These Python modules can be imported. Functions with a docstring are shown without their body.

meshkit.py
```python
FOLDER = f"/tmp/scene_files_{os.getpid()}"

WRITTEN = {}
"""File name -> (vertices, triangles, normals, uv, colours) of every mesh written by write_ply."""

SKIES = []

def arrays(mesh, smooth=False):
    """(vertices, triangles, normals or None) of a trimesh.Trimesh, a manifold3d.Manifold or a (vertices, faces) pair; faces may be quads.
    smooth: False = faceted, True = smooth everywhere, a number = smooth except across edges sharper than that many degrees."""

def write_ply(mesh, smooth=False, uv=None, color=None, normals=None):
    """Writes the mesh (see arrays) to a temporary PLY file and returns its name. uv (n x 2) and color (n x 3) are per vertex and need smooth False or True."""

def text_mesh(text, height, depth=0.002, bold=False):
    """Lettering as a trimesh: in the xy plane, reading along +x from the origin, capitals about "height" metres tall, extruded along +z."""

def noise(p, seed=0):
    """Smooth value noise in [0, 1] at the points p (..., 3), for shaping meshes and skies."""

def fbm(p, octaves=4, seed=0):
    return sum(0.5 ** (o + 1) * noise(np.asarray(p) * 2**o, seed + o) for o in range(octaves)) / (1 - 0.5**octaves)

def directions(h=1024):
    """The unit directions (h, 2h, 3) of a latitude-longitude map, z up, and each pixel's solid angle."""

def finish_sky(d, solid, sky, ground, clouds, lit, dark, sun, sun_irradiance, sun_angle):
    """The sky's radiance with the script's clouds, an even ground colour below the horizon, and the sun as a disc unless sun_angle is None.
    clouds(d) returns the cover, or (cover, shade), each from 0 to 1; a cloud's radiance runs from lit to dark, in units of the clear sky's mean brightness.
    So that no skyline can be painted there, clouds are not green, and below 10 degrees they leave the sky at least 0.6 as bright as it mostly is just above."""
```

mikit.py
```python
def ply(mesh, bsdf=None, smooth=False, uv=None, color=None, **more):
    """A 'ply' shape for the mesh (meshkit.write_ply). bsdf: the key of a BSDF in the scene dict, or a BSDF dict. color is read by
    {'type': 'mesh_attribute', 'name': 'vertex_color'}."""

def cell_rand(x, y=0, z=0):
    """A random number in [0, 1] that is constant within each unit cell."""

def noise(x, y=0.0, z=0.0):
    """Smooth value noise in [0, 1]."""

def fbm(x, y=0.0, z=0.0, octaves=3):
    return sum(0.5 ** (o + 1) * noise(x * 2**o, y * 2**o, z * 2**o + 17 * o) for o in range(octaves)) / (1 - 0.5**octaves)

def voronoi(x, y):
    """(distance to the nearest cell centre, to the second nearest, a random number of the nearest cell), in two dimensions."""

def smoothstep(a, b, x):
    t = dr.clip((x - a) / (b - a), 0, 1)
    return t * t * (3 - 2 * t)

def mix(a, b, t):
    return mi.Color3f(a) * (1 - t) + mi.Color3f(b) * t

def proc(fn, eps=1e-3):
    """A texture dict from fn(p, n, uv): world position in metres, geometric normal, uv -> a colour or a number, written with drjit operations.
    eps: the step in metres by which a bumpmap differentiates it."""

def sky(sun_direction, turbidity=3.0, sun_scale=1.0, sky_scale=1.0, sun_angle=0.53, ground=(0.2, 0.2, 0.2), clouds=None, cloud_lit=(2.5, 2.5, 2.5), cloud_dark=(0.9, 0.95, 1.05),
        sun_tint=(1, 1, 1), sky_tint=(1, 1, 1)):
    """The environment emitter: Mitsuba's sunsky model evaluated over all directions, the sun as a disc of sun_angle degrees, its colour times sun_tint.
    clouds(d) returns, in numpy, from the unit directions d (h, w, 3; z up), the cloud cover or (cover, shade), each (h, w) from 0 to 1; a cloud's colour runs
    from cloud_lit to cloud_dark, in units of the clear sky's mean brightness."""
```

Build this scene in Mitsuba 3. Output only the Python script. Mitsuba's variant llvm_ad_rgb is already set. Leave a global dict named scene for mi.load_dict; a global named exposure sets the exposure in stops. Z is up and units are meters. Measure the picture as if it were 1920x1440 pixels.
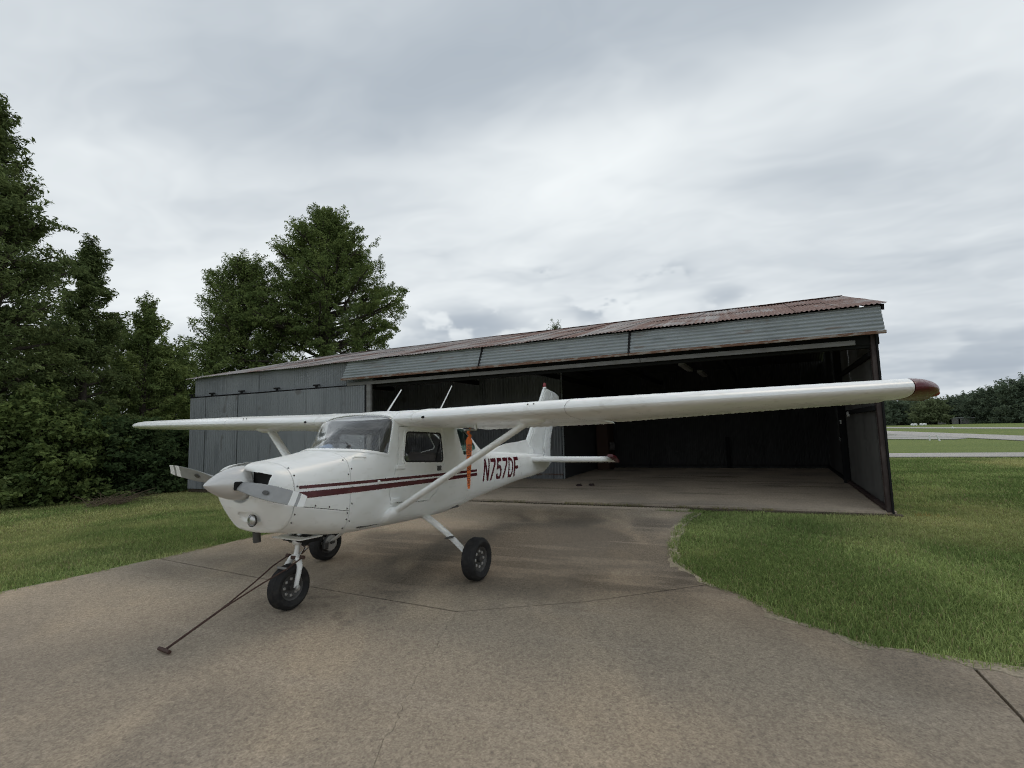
import math, random
import numpy as np, trimesh, manifold3d as m3, drjit as dr, mitsuba as mi
import mikit, meshkit
from mikit import noise, fbm, voronoi, cell_rand, smoothstep, mix, proc
from scipy.interpolate import PchipInterpolator
from shapely.geometry import Polygon, LineString, Point, MultiPolygon, box as sbox
from shapely import affinity
from shapely.ops import unary_union
T = mi.ScalarTransform4f
V = lambda *a: np.array(a, float)
scene, labels = {}, {}

# ------------------------------------------------------------------ camera
F, PITCH, ROLL, EYE = 932.16, 0.09636, -0.02632, V(0, 0, 1.5476)
def ray(px, py):
    xr, zr = (px - 960) / F, -(py - 720) / F
    cr, sr, c, s = math.cos(ROLL), math.sin(ROLL), math.cos(PITCH), math.sin(PITCH)
    x, zz = cr * xr - sr * zr, sr * xr + cr * zr
    return V(x, c - s * zz, s + c * zz)
fw = ray(960, 720); upv = ray(960, 719) - fw
scene['camera'] = {'type': 'perspective', 'fov': 2 * math.degrees(math.atan(960 / F)), 'fov_axis': 'x', 'near_clip': 0.05, 'far_clip': 4000.0,
                   'to_world': T().look_at(origin=EYE.tolist(), target=(EYE + fw).tolist(), up=(upv / np.linalg.norm(upv)).tolist())}
exposure = 2.06

# ------------------------------------------------------------------ overcast sky
def clouds(d):
    x, y, z = d[..., 0], d[..., 1], np.maximum(d[..., 2], 0)
    el, az = np.degrees(np.arcsin(z)), np.degrees(np.arctan2(x, y))
    s = 1 / (z + 0.10)
    u, v = (x * .93 - y * .37) * s, (x * .37 + y * .93) * s
    st = np.stack([u * .70, v * 1.15, 0 * u], -1)
    warp = meshkit.fbm(st * .8 + 3.1, 3, 5)[..., None] - .5
    n1 = meshkit.fbm(st * .75 + warp * 1.6 + 7.3, 6, 11)
    w2 = np.stack([meshkit.fbm(st * 2.2 + 4, 4, 51), meshkit.fbm(st * 2.2 + 9, 4, 52), 0 * u], -1) - .5
    n2 = .6 * meshkit.fbm(st * 2.1 + w2 * 1.8 + 1.7, 6, 21) + .4 * (1 - 2 * np.abs(meshkit.fbm(st * 1.9 + w2 * 1.6 + 5.7, 5, 71) - .5))
    n3 = meshkit.fbm(np.stack([az / 5.5, el / 3.2, 0 * az], -1), 5, 33)
    ss = lambda a, b, t: np.clip((t - a) / (b - a), 0, 1) ** 2 * (3 - 2 * np.clip((t - a) / (b - a), 0, 1))
    g = lambda a0, e0, aw, ew: np.exp(-((az - a0) / aw) ** 2 - ((el - e0) / ew) ** 2)
    tilt = el - (az - 5) * .10 + (n1 - .5) * 9
    shade = .37 + .46 * ss(29, 37, tilt) * (.72 + .28 * ss(-34, 0, az)) + 1.0 * (n1 - .5) + 1.0 * (n2 - .62) + .30 * (meshkit.fbm(st * 7 + w2 * 3, 4, 77) - .5)
    shade += .16 * ss(15, 45, az) + .10 * ss(20, 6, el) * ss(10, 40, az) - .30 * g(9, 27, 14, 6) - .08 * g(-10, 10, 25, 6) + .22 * g(33, 25, 12, 3.5)
    n4 = meshkit.fbm(np.stack([az / 3.0, el / 1.6, 0 * az + 3], -1), 6, 91)
    puff = ss(.44, .62, n4) * np.clip(g(-5, 12.3, 6, 1.7) + g(10.6, 14.2, 3.2, 1.8) + .7 * g(18, 16.6, 2.4, 1.0) + .6 * g(24, 13.5, 2.5, 1.0) + .5 * g(4, 17.8, 1.6, .8), 0, 1)
    scud = 2.3 * puff + ss(.56, .80, n3) * ss(15, 10, el) * ss(1.0, 3.5, el)
    return np.ones_like(shade), .5 + .5 * np.tanh((shade + .42 * scud - .5) * 1.65)
scene['sky'] = mikit.sky((0.30, 0.42, 0.86), turbidity=4, sun_scale=0.085, sun_angle=24, clouds=clouds, cloud_lit=(2.26, 2.36, 2.38), cloud_dark=(.94, 1.08, 1.24), ground=(.1, .12, .06))

# ------------------------------------------------------------------ helpers
def numbered(key):
    if key not in scene and not any(k.startswith(key + '__') for k in scene): return key
    i = 1
    while f'{key}_{i:03d}' in scene or any(k.startswith(f'{key}_{i:03d}__') for k in scene): i += 1
    return f'{key}_{i:03d}'
CNT = {}
def put(key, mesh, mat, smooth=False, color=None, exact=False):
    if not exact:
        n = CNT.get(key, 0); CNT[key] = n + 1
        key = key if n == 0 else f'{key}_{n:03d}'
    scene[key] = mikit.ply(mesh, mat, smooth=smooth, color=color)
    return key
def tag(key, label=None, cat=None, group=None, kind=None):
    e = {}
    if label: e['label'] = label
    if cat: e['category'] = cat
    if group: e['group'] = group
    if kind: e['kind'] = kind
    labels[key] = e
def cat_(*ms):
    vs, fs, o = [], [], 0
    for v, f in ms:
        v = np.asarray(v, float); f = np.asarray(f, int)
        if f.shape[1] == 4: f = np.vstack([f[:, [0, 1, 2]], f[:, [0, 2, 3]]])
        vs.append(v); fs.append(f + o); o += len(v)
    return np.vstack(vs), np.vstack(fs)
def tm(m): return np.array(m.vertices), np.array(m.faces)
def box(c, s, bev=0.0):
    if bev:
        m = trimesh.convex.convex_hull(np.array([[sx * (s[0] / 2 - (bev if k != 0 else 0)), sy * (s[1] / 2 - (bev if k != 1 else 0)), sz * (s[2] / 2 - (bev if k != 2 else 0))]
              for sx in (-1, 1) for sy in (-1, 1) for sz in (-1, 1) for k in range(3)]))
    else: m = trimesh.creation.box(s)
    v, f = tm(m); return v + np.asarray(c, float), f
def frame(p0, p1, up=(0, 0, 1)):
    z = np.asarray(p1, float) - p0; L = np.linalg.norm(z); z = z / L
    if abs(z @ np.asarray(up, float)) > .98: up = (1, 0, 0)
    x = np.cross(up, z); x /= np.linalg.norm(x)
    return np.stack([x, np.cross(z, x), z], 1), L
def beam(p0, p1, w, h, up=(0, 0, 1), bev=0.0):
    R, L = frame(np.asarray(p0, float), p1, up); v, f = box((0, 0, L / 2), (w, h, L), bev)
    return v @ R.T + p0, f
def tube(pts, r, n=10, cap=True):
    p = np.asarray(pts, float); r = np.broadcast_to(r, (len(p),)); t = np.gradient(p, axis=0); t /= np.linalg.norm(t, axis=1, keepdims=True)
    a = np.cross(t[0], (0, 0, 1) if abs(t[0][2]) < .9 else (1, 0, 0)); A = []
    for k in range(len(p)):
        a = a - t[k] * (a @ t[k]); a = a / np.linalg.norm(a); A.append(a)
    A = np.array(A); B = np.cross(t, A); th = np.arange(n) * 2 * np.pi / n
    v = (p[:, None] + r[:, None, None] * (np.cos(th)[None, :, None] * A[:, None] + np.sin(th)[None, :, None] * B[:, None])).reshape(-1, 3)
    f = [[i * n + j, i * n + (j + 1) % n, (i + 1) * n + (j + 1) % n, (i + 1) * n + j] for i in range(len(p) - 1) for j in range(n)]
    v2, f2 = cat_((v, np.array(f)))
    if cap:
        k = len(v2); v2 = np.vstack([v2, p[0], p[-1]]); e = (len(p) - 1) * n
        f2 = np.vstack([f2, [[k, (j + 1) % n, j] for j in range(n)], [[k + 1, e + j, e + (j + 1) % n] for j in range(n)]])
    return v2, f2
def loft(secs, cap=True):
    s = np.asarray(secs, float); m, n = s.shape[:2]; i, j = np.meshgrid(np.arange(m - 1), np.arange(n), indexing='ij')
    q = np.stack([i * n + j, i * n + (j + 1) % n, (i + 1) * n + (j + 1) % n, (i + 1) * n + j], -1).reshape(-1, 4)
    v, f = cat_((s.reshape(-1, 3), q))
    if cap:
        k = len(v); v = np.vstack([v, s[0].mean(0), s[-1].mean(0)]); e = (m - 1) * n; j = np.arange(n); jj = (j + 1) % n
        f = np.vstack([f, np.stack([0 * j + k, jj, j], 1), np.stack([0 * j + k + 1, e + j, e + jj], 1)])
    return v, f
def lathe(prof, n=32, axis='z', c=(0, 0, 0)):
    pr = np.asarray(prof, float); th = np.arange(n) * 2 * np.pi / n
    s = np.stack([pr[:, :1] * np.cos(th), pr[:, :1] * np.sin(th), np.repeat(pr[:, 1:2], n, 1)], -1)
    v, f = loft(s, cap=False)
    if axis == 'y': v = v[:, [0, 2, 1]]; f = f[:, ::-1]
    if axis == 'x': v = v[:, [2, 0, 1]]
    return v + np.asarray(c, float), f
def extrude(poly, z0, z1):
    gs = getattr(poly, 'geoms', [poly]); ms = []
    for g in gs:
        if g.is_empty or g.area < 1e-7: continue
        v, f = tm(trimesh.creation.extrude_polygon(g, z1 - z0, engine='earcut')); v[:, 2] += z0; ms.append((v, f))
    return cat_(*ms)
def man(vf):
    M = m3.Manifold(m3.Mesh(np.asarray(vf[0], np.float32), np.asarray(vf[1], np.uint32)))
    if M.volume() < 0: M = m3.Manifold(m3.Mesh(np.asarray(vf[0], np.float32), np.asarray(vf[1], np.uint32)[:, ::-1]))
    return M
def vf_(M): m = M.to_mesh(); return np.array(m.vert_properties[:, :3], float), np.array(m.tri_verts)
def grid(P):
    m, n = P.shape[:2]; i, j = np.meshgrid(np.arange(m - 1), np.arange(n - 1), indexing='ij')
    return cat_((P.reshape(-1, 3), np.stack([i * n + j, (i + 1) * n + j, (i + 1) * n + j + 1, i * n + j + 1], -1).reshape(-1, 4)))

# ------------------------------------------------------------------ materials
def mat(name, d, two=True):
    scene[name] = {'type': 'twosided', 'bsdf': d} if two else d
def rgb(*c): return {'type': 'rgb', 'value': list(c)}
def pbr(name, col, rough=.5, metal=0., **k):
    mat(name, {'type': 'principled', 'base_color': col if isinstance(col, dict) else rgb(*col), 'roughness': rough, 'metallic': metal, **k})
def f_paint(p, n, uv):
    a = fbm(p.x * 3.1, p.y * 3.1, p.z * 5, 3); b = fbm(p.x * 23, p.y * 23, p.z * 31, 2); sp = noise(p.x * 70, p.y * 70, p.z * 70)
    c = mix((.79, .80, .785), (.68, .685, .65), smoothstep(.45, .8, a) * .6)
    return mix(c, (.45, .43, .38), smoothstep(.62, .82, b) * .14 + smoothstep(.93, .98, sp) * .15)
pbr('paint_white', proc(f_paint), .28, clearcoat=.35, clearcoat_gloss=.7)
def f_wing(p, n, uv):
    a = fbm(p.x * 2.2, p.y * 2.2, p.z * 2, 3); b = fbm(p.x * 16, p.y * 16, p.z * 20, 3)
    c = mix((.79, .80, .785), (.69, .69, .65), smoothstep(.4, .8, a) * .7)
    return mix(c, (.42, .39, .32), smoothstep(.58, .82, b) * .28)
pbr('paint_wing', proc(f_wing), .24, clearcoat=.4, clearcoat_gloss=.75)
pbr('paint_maroon', proc(lambda p, n, uv: mix((.072, .007, .013), (.11, .022, .028), smoothstep(.55, .8, fbm(p.x * 9, p.y * 9, p.z * 9, 3)))), .3, clearcoat=.4)
pbr('paint_tip_red', proc(lambda p, n, uv: mix((.090, .010, .015), (.25, .18, .165), smoothstep(.70, .78, fbm(p.x * 14, p.y * 14, p.z * 22, 3)) * .8)), .3, clearcoat=.4)
pbr('seam_grey', (.36, .36, .34), .5)
pbr('paint_silver', (.62, .615, .60), .34, .45)
pbr('prop_grey', proc(lambda p, n, uv: mix((.23, .233, .233), (.31, .31, .305), fbm(p.x * 20, p.y * 20, p.z * 20, 3))), .42, .2)
pbr('dark_grey_metal', (.09, .088, .085), .5, .6)
pbr('aluminium', (.55, .55, .54), .38, .9)
pbr('black_plastic', (.014, .014, .015), .5)
pbr('dark_void', (.006, .006, .006), .9)
pbr('cabin_lining', (.11, .105, .10), .85)
pbr('seat_fabric', (.11, .10, .095), .9)
pbr('rubber', proc(lambda p, n, uv: mix((.010, .010, .011), (.024, .023, .021), smoothstep(.4, .8, fbm(p.x * 25, p.y * 25, p.z * 25, 3)))), .75)
pbr('rusty_bar', proc(lambda p, n, uv: mix((.045, .024, .020), (.085, .045, .032), fbm(p.x * 30, p.y * 30, p.z * 30, 3))), .7, .2)
pbr('orange_ribbon', (.68, .16, .035), .7)
pbr('red_lens', (.22, .015, .02), .15, clearcoat=1.)
pbr('paper_white', (.7, .7, .72), .8)
pbr('blue_cloth', (.20, .27, .40), .9)
pbr('post_white', (.72, .72, .70), .6)
pbr('bale_white', (.78, .79, .78), .5)
scene['window_glass'] = {'type': 'thindielectric', 'int_ior': 1.5}
scene['windshield_glass'] = {'type': 'blendbsdf', 'weight': .05, 'a': {'type': 'thindielectric', 'int_ior': 1.5}, 'b': {'type': 'twosided', 'bsdf': {'type': 'diffuse', 'reflectance': rgb(.55, .57, .58)}}}
scene['green_glass'] = {'type': 'thindielectric', 'int_ior': 1.5, 'specular_transmittance': rgb(.45, .72, .60)}
scene['lamp_glass'] = {'type': 'thindielectric', 'int_ior': 1.5}

# hangar coordinates: u leftwards along the front, n into the building
HC, HA, HW = V(6.333, 8.529), .40036, 17.565
hu = V(-math.cos(HA), math.sin(HA)); hn = V(math.sin(HA), math.cos(HA)) - .075 * hu
def H(u, n, z): return V(*(HC + u * hu + n * hn), z)
HU = lambda p: (p.x - float(HC[0])) * float(hu[0]) + (p.y - float(HC[1])) * float(hu[1])
def f_galv(p, n, uv):
    u = HU(p); a = fbm(u * 1.3, p.z * .5, p.y * .3, 3); b = fbm(u * 9, p.z * .9, 3.3, 3); sh = cell_rand(u / .66)
    c = mix((.190, .203, .214), (.27, .282, .292), smoothstep(.25, .75, a) * .6 + .4 * sh)
    c = mix(c, (.10, .108, .118), smoothstep(.55, .8, b) * .55)
    return mix(c, (.075, .055, .042), smoothstep(.72, .85, fbm(u * 5, p.z * 2.5, 9.1, 3)) * .45)
pbr('galvanised_wall', proc(f_galv), .55, .25)
def f_fas(p, n, uv):
    u = HU(p); a = fbm(u * .9, p.z * 6, 1.1, 3); b = fbm(u * 2.5, p.z * 9, 7.7, 3)
    c = mix((.25, .275, .285), (.335, .36, .365), a)
    c = mix(c, (.17, .185, .19), smoothstep(.55, .8, b) * .5)
    return mix(c, (.16, .085, .05), smoothstep(.66, .8, fbm(u * 3, p.z * 14, 2.2, 3)) * .5)
pbr('galvanised_fascia', proc(f_fas), .5, .25)
def f_roof(p, n, uv):
    u = HU(p); k = smoothstep(15, 1.0, u); a = fbm(u * 1.1, p.x * .9, p.y * .9, 4); s = noise(u * 14.77, 2.2, p.z * .8); t = cell_rand(u / .66, 7)
    r = smoothstep(.38, .70, a * .62 + s * .26 + k * .22 + (t - .5) * .20)
    base = mix((.36, .345, .335), (.235, .225, .225), noise(u * 14.77, 8.8, p.z))
    return mix(base, mix((.120, .056, .044), (.20, .125, .105), fbm(u * 7, p.x * 7, p.y * 7, 2)), r)
pbr('rusty_roof', proc(f_roof), .7, .1)
pbr('rusty_edge', proc(lambda p, n, uv: mix((.15, .075, .045), (.27, .235, .2), smoothstep(.45, .65, fbm(HU(p) * 7, p.z * 30, 1.5, 3)))), .75)
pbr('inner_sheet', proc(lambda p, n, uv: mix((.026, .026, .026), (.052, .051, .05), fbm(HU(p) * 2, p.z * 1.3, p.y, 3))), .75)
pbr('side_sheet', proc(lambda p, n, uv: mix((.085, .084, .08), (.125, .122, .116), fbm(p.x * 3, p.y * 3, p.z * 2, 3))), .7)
pbr('maroon_steel', proc(lambda p, n, uv: mix((.034, .021, .020), (.066, .047, .044), smoothstep(.4, .75, fbm(p.x * 9, p.y * 9, p.z * 5, 3)))), .6)
pbr('dark_steel', (.016, .016, .017), .85, specular=.2)
pbr('rail_grey', proc(lambda p, n, uv: mix((.22, .22, .215), (.12, .11, .10), fbm(HU(p) * 4, p.z * 20, 3.1, 3))), .55)
pbr('wood_brown', (.07, .035, .022), .7)

def f_conc(p, n, uv):
    x, y = p.x, p.y
    c0 = fbm(x * .55 + 3, y * .55, 0.3, 4); c1 = fbm(x * 2.3, y * 1.1, 1.9, 4); gr = noise(x * 130, y * 130, 0.); g2 = noise(x * 55, y * 55, 3.); st = fbm(x * .9 - y * .35, y * 5 + x * 2, 5., 3)
    c = mix((.332, .272, .203), (.262, .217, .167), smoothstep(.35, .68, c0))
    c = mix(c, (.41, .325, .23), smoothstep(.5, .78, c1) * .5)
    # tyre-worn and oil-stained parking spot, with soft shade under the aeroplane painted in
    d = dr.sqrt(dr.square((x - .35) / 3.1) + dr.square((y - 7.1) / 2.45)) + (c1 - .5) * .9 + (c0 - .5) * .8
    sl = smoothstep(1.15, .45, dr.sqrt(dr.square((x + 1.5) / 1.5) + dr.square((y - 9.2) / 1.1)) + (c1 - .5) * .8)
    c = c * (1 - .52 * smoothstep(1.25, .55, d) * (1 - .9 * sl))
    c = mix(c, (.40, .315, .22), sl * .45)
    e = dr.sqrt(dr.square((x - 1.22) / .62) + dr.square((y - 5.42) / .48)) + (c1 - .5) * .35
    c = c * (1 - .30 * smoothstep(.36, .05, dr.abs(e - .9)))
    e2 = dr.sqrt(dr.square((x + 3.4) / 1.6) + dr.square((y - 6.3) / .7)) + (c0 - .5) * .9
    c = c * (1 - .25 * smoothstep(1.1, .5, e2))
    e3 = dr.abs(x - 2.15 + .35 * (y - 4) - (c1 - .5) * .5)
    c = c * (1 - .22 * smoothstep(.55, .1, e3) * smoothstep(5.6, 4.4, y) * smoothstep(2.2, 3.2, y))
    dp = smoothstep(.74, .80, noise(x * 9, y * 9, 2.)) * smoothstep(1.3, .2, dr.sqrt(dr.square(x + 1.75) + dr.square(y - 4.9))); c = c * (1 - .22 * dp)
    c = mix(c, (.36, .30, .235), smoothstep(.58, .75, st) * .28)
    c = mix(c, (.36, .33, .28), smoothstep(.72, .86, voronoi(x * 1.4, y * 1.4)[2]) * .04)
    gk = noise(x * 75 + 9, y * 75, 5.); return c * (.56 + .44 * gr + .28 * g2 + .16 * smoothstep(.55, .9, gk))
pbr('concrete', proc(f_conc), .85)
def f_floor(p, n, uv):
    u = HU(p); c0 = fbm(p.x * .8, p.y * .8, 4.4, 4); c1 = fbm(u * .7, (p.y + p.x * .4) * 3.2, 0.7, 3)
    c = mix((.43, .355, .27), (.31, .26, .205), smoothstep(.35, .7, c0))
    c = mix(c, (.16, .135, .11), smoothstep(.58, .75, c1) * .6)
    return c * (.82 + .3 * noise(p.x * 60, p.y * 60, 1.))
pbr('hangar_concrete', proc(f_floor), .8)
pbr('soil', proc(lambda p, n, uv: mix((.045, .033, .022), (.10, .08, .055), fbm(p.x * 8, p.y * 8, 0., 3))), .95)
pbr('sand_edge', proc(lambda p, n, uv: mix((.36, .31, .235), (.20, .175, .125), fbm(p.x * 9, p.y * 9, 2., 3)) * (.75 + .5 * noise(p.x * 90, p.y * 90, 1.))), .95)
def f_grass(p, n, uv):
    a = fbm(p.x * .16, p.y * .16, 2.2, 4); b = fbm(p.x * 1.3, p.y * 1.3, 4.2, 4); c2 = fbm(p.x * .7 - p.y * .5, p.y * .25, 9., 3); f = noise(p.x * 30, p.y * 30, 0.)
    dist = dr.sqrt(p.x * p.x + p.y * p.y)
    far = smoothstep(14, 40, dist) * smoothstep(0, 10, p.x)
    c = mix((.080, .115, .030), (.120, .155, .042), a)
    c = mix(c, (.165, .16, .065), smoothstep(.52, .75, b * .6 + c2 * .4) * .6)
    c = mix(c, mix((.082, .118, .026), (.128, .152, .042), fbm(p.x * .05, p.y * .22, 3., 4)), far)
    return c * (.72 + .56 * f)
pbr('grass_ground', proc(f_grass), .95)
pbr('pale_concrete', proc(lambda p, n, uv: mix((.36, .345, .32), (.29, .275, .25), fbm(p.x * .4, p.y * .4, 0., 3))), .85)
pbr('pad_asphalt', proc(lambda p, n, uv: mix((.30, .29, .27), (.13, .14, .10), smoothstep(.4, .62, fbm(p.x * .12, p.y * .30, 3., 3)))), .9)
VC = {'type': 'mesh_attribute', 'name': 'vertex_color'}
scene['leaf'] = {'type': 'principledthin', 'base_color': VC, 'roughness': .55, 'diff_trans': .55, 'spec_trans': 0.0, 'eta': 1.35}
scene['blade'] = {'type': 'principledthin', 'base_color': VC, 'roughness': .6, 'diff_trans': .5, 'spec_trans': 0.0, 'eta': 1.3}
pbr('bark', proc(lambda p, n, uv: mix((.035, .028, .022), (.075, .062, .05), fbm(p.x * 12, p.y * 12, p.z * 3, 3))), .9)
pbr('twig', (.10, .075, .05), .9)


# ------------------------------------------------------------------ ground, apron, far strips
def ground_sheet():
    R = np.concatenate([np.linspace(.5, 30, 60), np.geomspace(31, 2500, 40)]); th = np.linspace(0, 2 * np.pi, 145)
    P = np.stack([R[:, None] * np.sin(th), R[:, None] * np.cos(th), 0 * R[:, None] * th], -1)
    P[..., 2] = -.045 + .03 * (meshkit.fbm(P * [.6, .6, 0], 3, 3) - .5) * (R[:, None] < 200)
    return grid(P[:, ::-1])
put('grass_field', ground_sheet(), 'grass_ground', smooth=True); tag('grass_field', kind='structure')
RIGHT = [(3.364, 9.31), (3.02, 8.85), (2.55, 7.95), (2.30, 7.35), (2.05, 6.75), (1.93, 6.35), (1.86, 5.95), (1.84, 5.65), (1.86, 5.35), (1.90, 5.09), (2.04, 4.61), (2.17, 4.16), (2.36, 3.75), (2.60, 3.50), (2.88, 3.35), (3.13, 3.24), (4.2, 2.75), (6, 2.0), (9, .9)]
APRON = Polygon(RIGHT + [(9, -8), (-11, -8), (-11, -6), (-5.45, 5.42), (-4.71, 6.80), (-4.18, 8.02), (-3.24, 9.65)] + [tuple((HC + 9.25 * hu - .44 * hn))])
rng = np.random.default_rng(4)
def rough(poly, a, step):
    L = poly.exterior.length; o = []
    for s in np.arange(0, L, step):
        q = poly.exterior.interpolate(s); n = (meshkit.noise(V(q.x * 3.1, q.y * 3.1, 1), 5) - .5) + .7 * (meshkit.noise(V(q.x * 11, q.y * 11, 2), 6) - .5); o.append((q.x + a * n, q.y + a * n * .8))
    return Polygon(o).buffer(0)
APRON_R = rough(APRON, .07, .05)
crack = [(-.53, 4.51)]
for a, b in zip([(-.53, 4.51), (-.59, 4.02), (-.63, 3.57), (-.67, 3.22), (-.67, 2.98), (-.70, 2.65)], [(-.59, 4.02), (-.63, 3.57), (-.67, 3.22), (-.67, 2.98), (-.70, 2.65), (-.75, 1.2)]):
    for t in np.linspace(.12, 1, 8): crack.append((a[0] + (b[0] - a[0]) * t + rng.normal(0, .012), a[1] + (b[1] - a[1]) * t))
crack.append((-.9, -9))
joints = unary_union([LineString([(-5.2, 7.0), (-4.71, 6.76), (-2.92, 5.75), (-.53, 4.51)]).buffer(.011), LineString([(-.53, 4.51), (.62, 4.68), (1.2, 4.86), (2.2, 5.18)]).buffer(.008),
                      LineString(crack).buffer(.0013), LineString([(2.95, 3.5), (2.60, 2.74), (1.2, .2), (-2, -8.5)]).buffer(.010)])
put('apron__bed', extrude(APRON_R.buffer(-.02), -.05, -.012), 'soil')
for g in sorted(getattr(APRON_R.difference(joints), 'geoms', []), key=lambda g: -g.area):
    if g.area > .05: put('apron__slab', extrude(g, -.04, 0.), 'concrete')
tag('apron', kind='structure')
edge = rough(APRON.buffer(.07), .12, .06).difference(APRON_R.buffer(.005)).intersection(sbox(-7, 1.5, 9, 9.6))
put('sandy_verge', extrude(edge, -.06, -.006), 'sand_edge'); put('sandy_verge__spill', extrude(APRON_R.buffer(.01).difference(rough(APRON.buffer(-.025), .22, .06)).intersection(sbox(1, 1.5, 9, 9.2)), -.01, .004), 'sand_edge'); tag('sandy_verge', kind='structure')
def hq(us, ns): return Polygon([tuple(HC + u * hu + n * hn) for u, n in zip(us, ns)])
put('threshold__lip', extrude(rough(hq([3.2, 9.2, 9.2, 3.2], [-.43, -.43, -.10, -.10]), .03, .06), -.04, .006), 'hangar_concrete')
put('threshold__dirt', extrude(rough(hq([-.12, 9.3, 9.3, -.12], [-.15, -.15, .03, .03]), .05, .06), -.05, .012), 'soil'); tag('threshold', kind='structure')
put('hangar_floor', extrude(rough(hq([-.06, 17.6, 17.6, -.06], [0, 0, 9.6, 9.6]), .015, .05), -.05, .05), 'hangar_concrete'); tag('hangar_floor', kind='structure')
def strip(key, pts, mat_, z): put(key, extrude(Polygon(pts), z - .03, z), mat_); tag(key, kind='structure')
w0, w1, dv = V(16.9, 22.3), V(20.6, 20.3), V(.92, -.39)
strip('concrete_path', [tuple(w0 - 30 * dv), tuple(w0 + 60 * dv), tuple(w0 + 60 * dv + V(2.1, 2.6)), tuple(w0 - 30 * dv + V(2.1, 2.6))], 'pale_concrete', .012)
e1, e2, e3, e4 = V(66.5, 88.8), V(46.3, 45.5), V(36.2, 35.6), V(49.8, 66.6)
strip('taxiway', [tuple(e1 + (e1 - e2)), tuple(e1), tuple(e2), tuple(e2 + .7 * (e2 - e1)), tuple(e3 + .7 * (e3 - e4)), tuple(e3), tuple(e4), tuple(e4 + (e4 - e3))], 'pale_concrete', .016)
strip('parking_pad', [(36.5, 41.5), (39.5, 43.6), (47.5, 60.5), (54, 78), (40, 62), (34.7, 46.5)], 'pad_asphalt', .008)
r1, r2 = V(113.7, 148.5), V(92.3, 90.4); rd = (r1 - r2) / np.linalg.norm(r1 - r2)
r4, r3 = V(92.9, 121.3), V(81.2, 79.6)
strip('runway', [tuple(r1 + 200 * rd), tuple(r2 - 200 * rd), tuple(r3 - 200 * rd), tuple(r4 + 200 * rd)], 'pale_concrete', .014)

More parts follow.
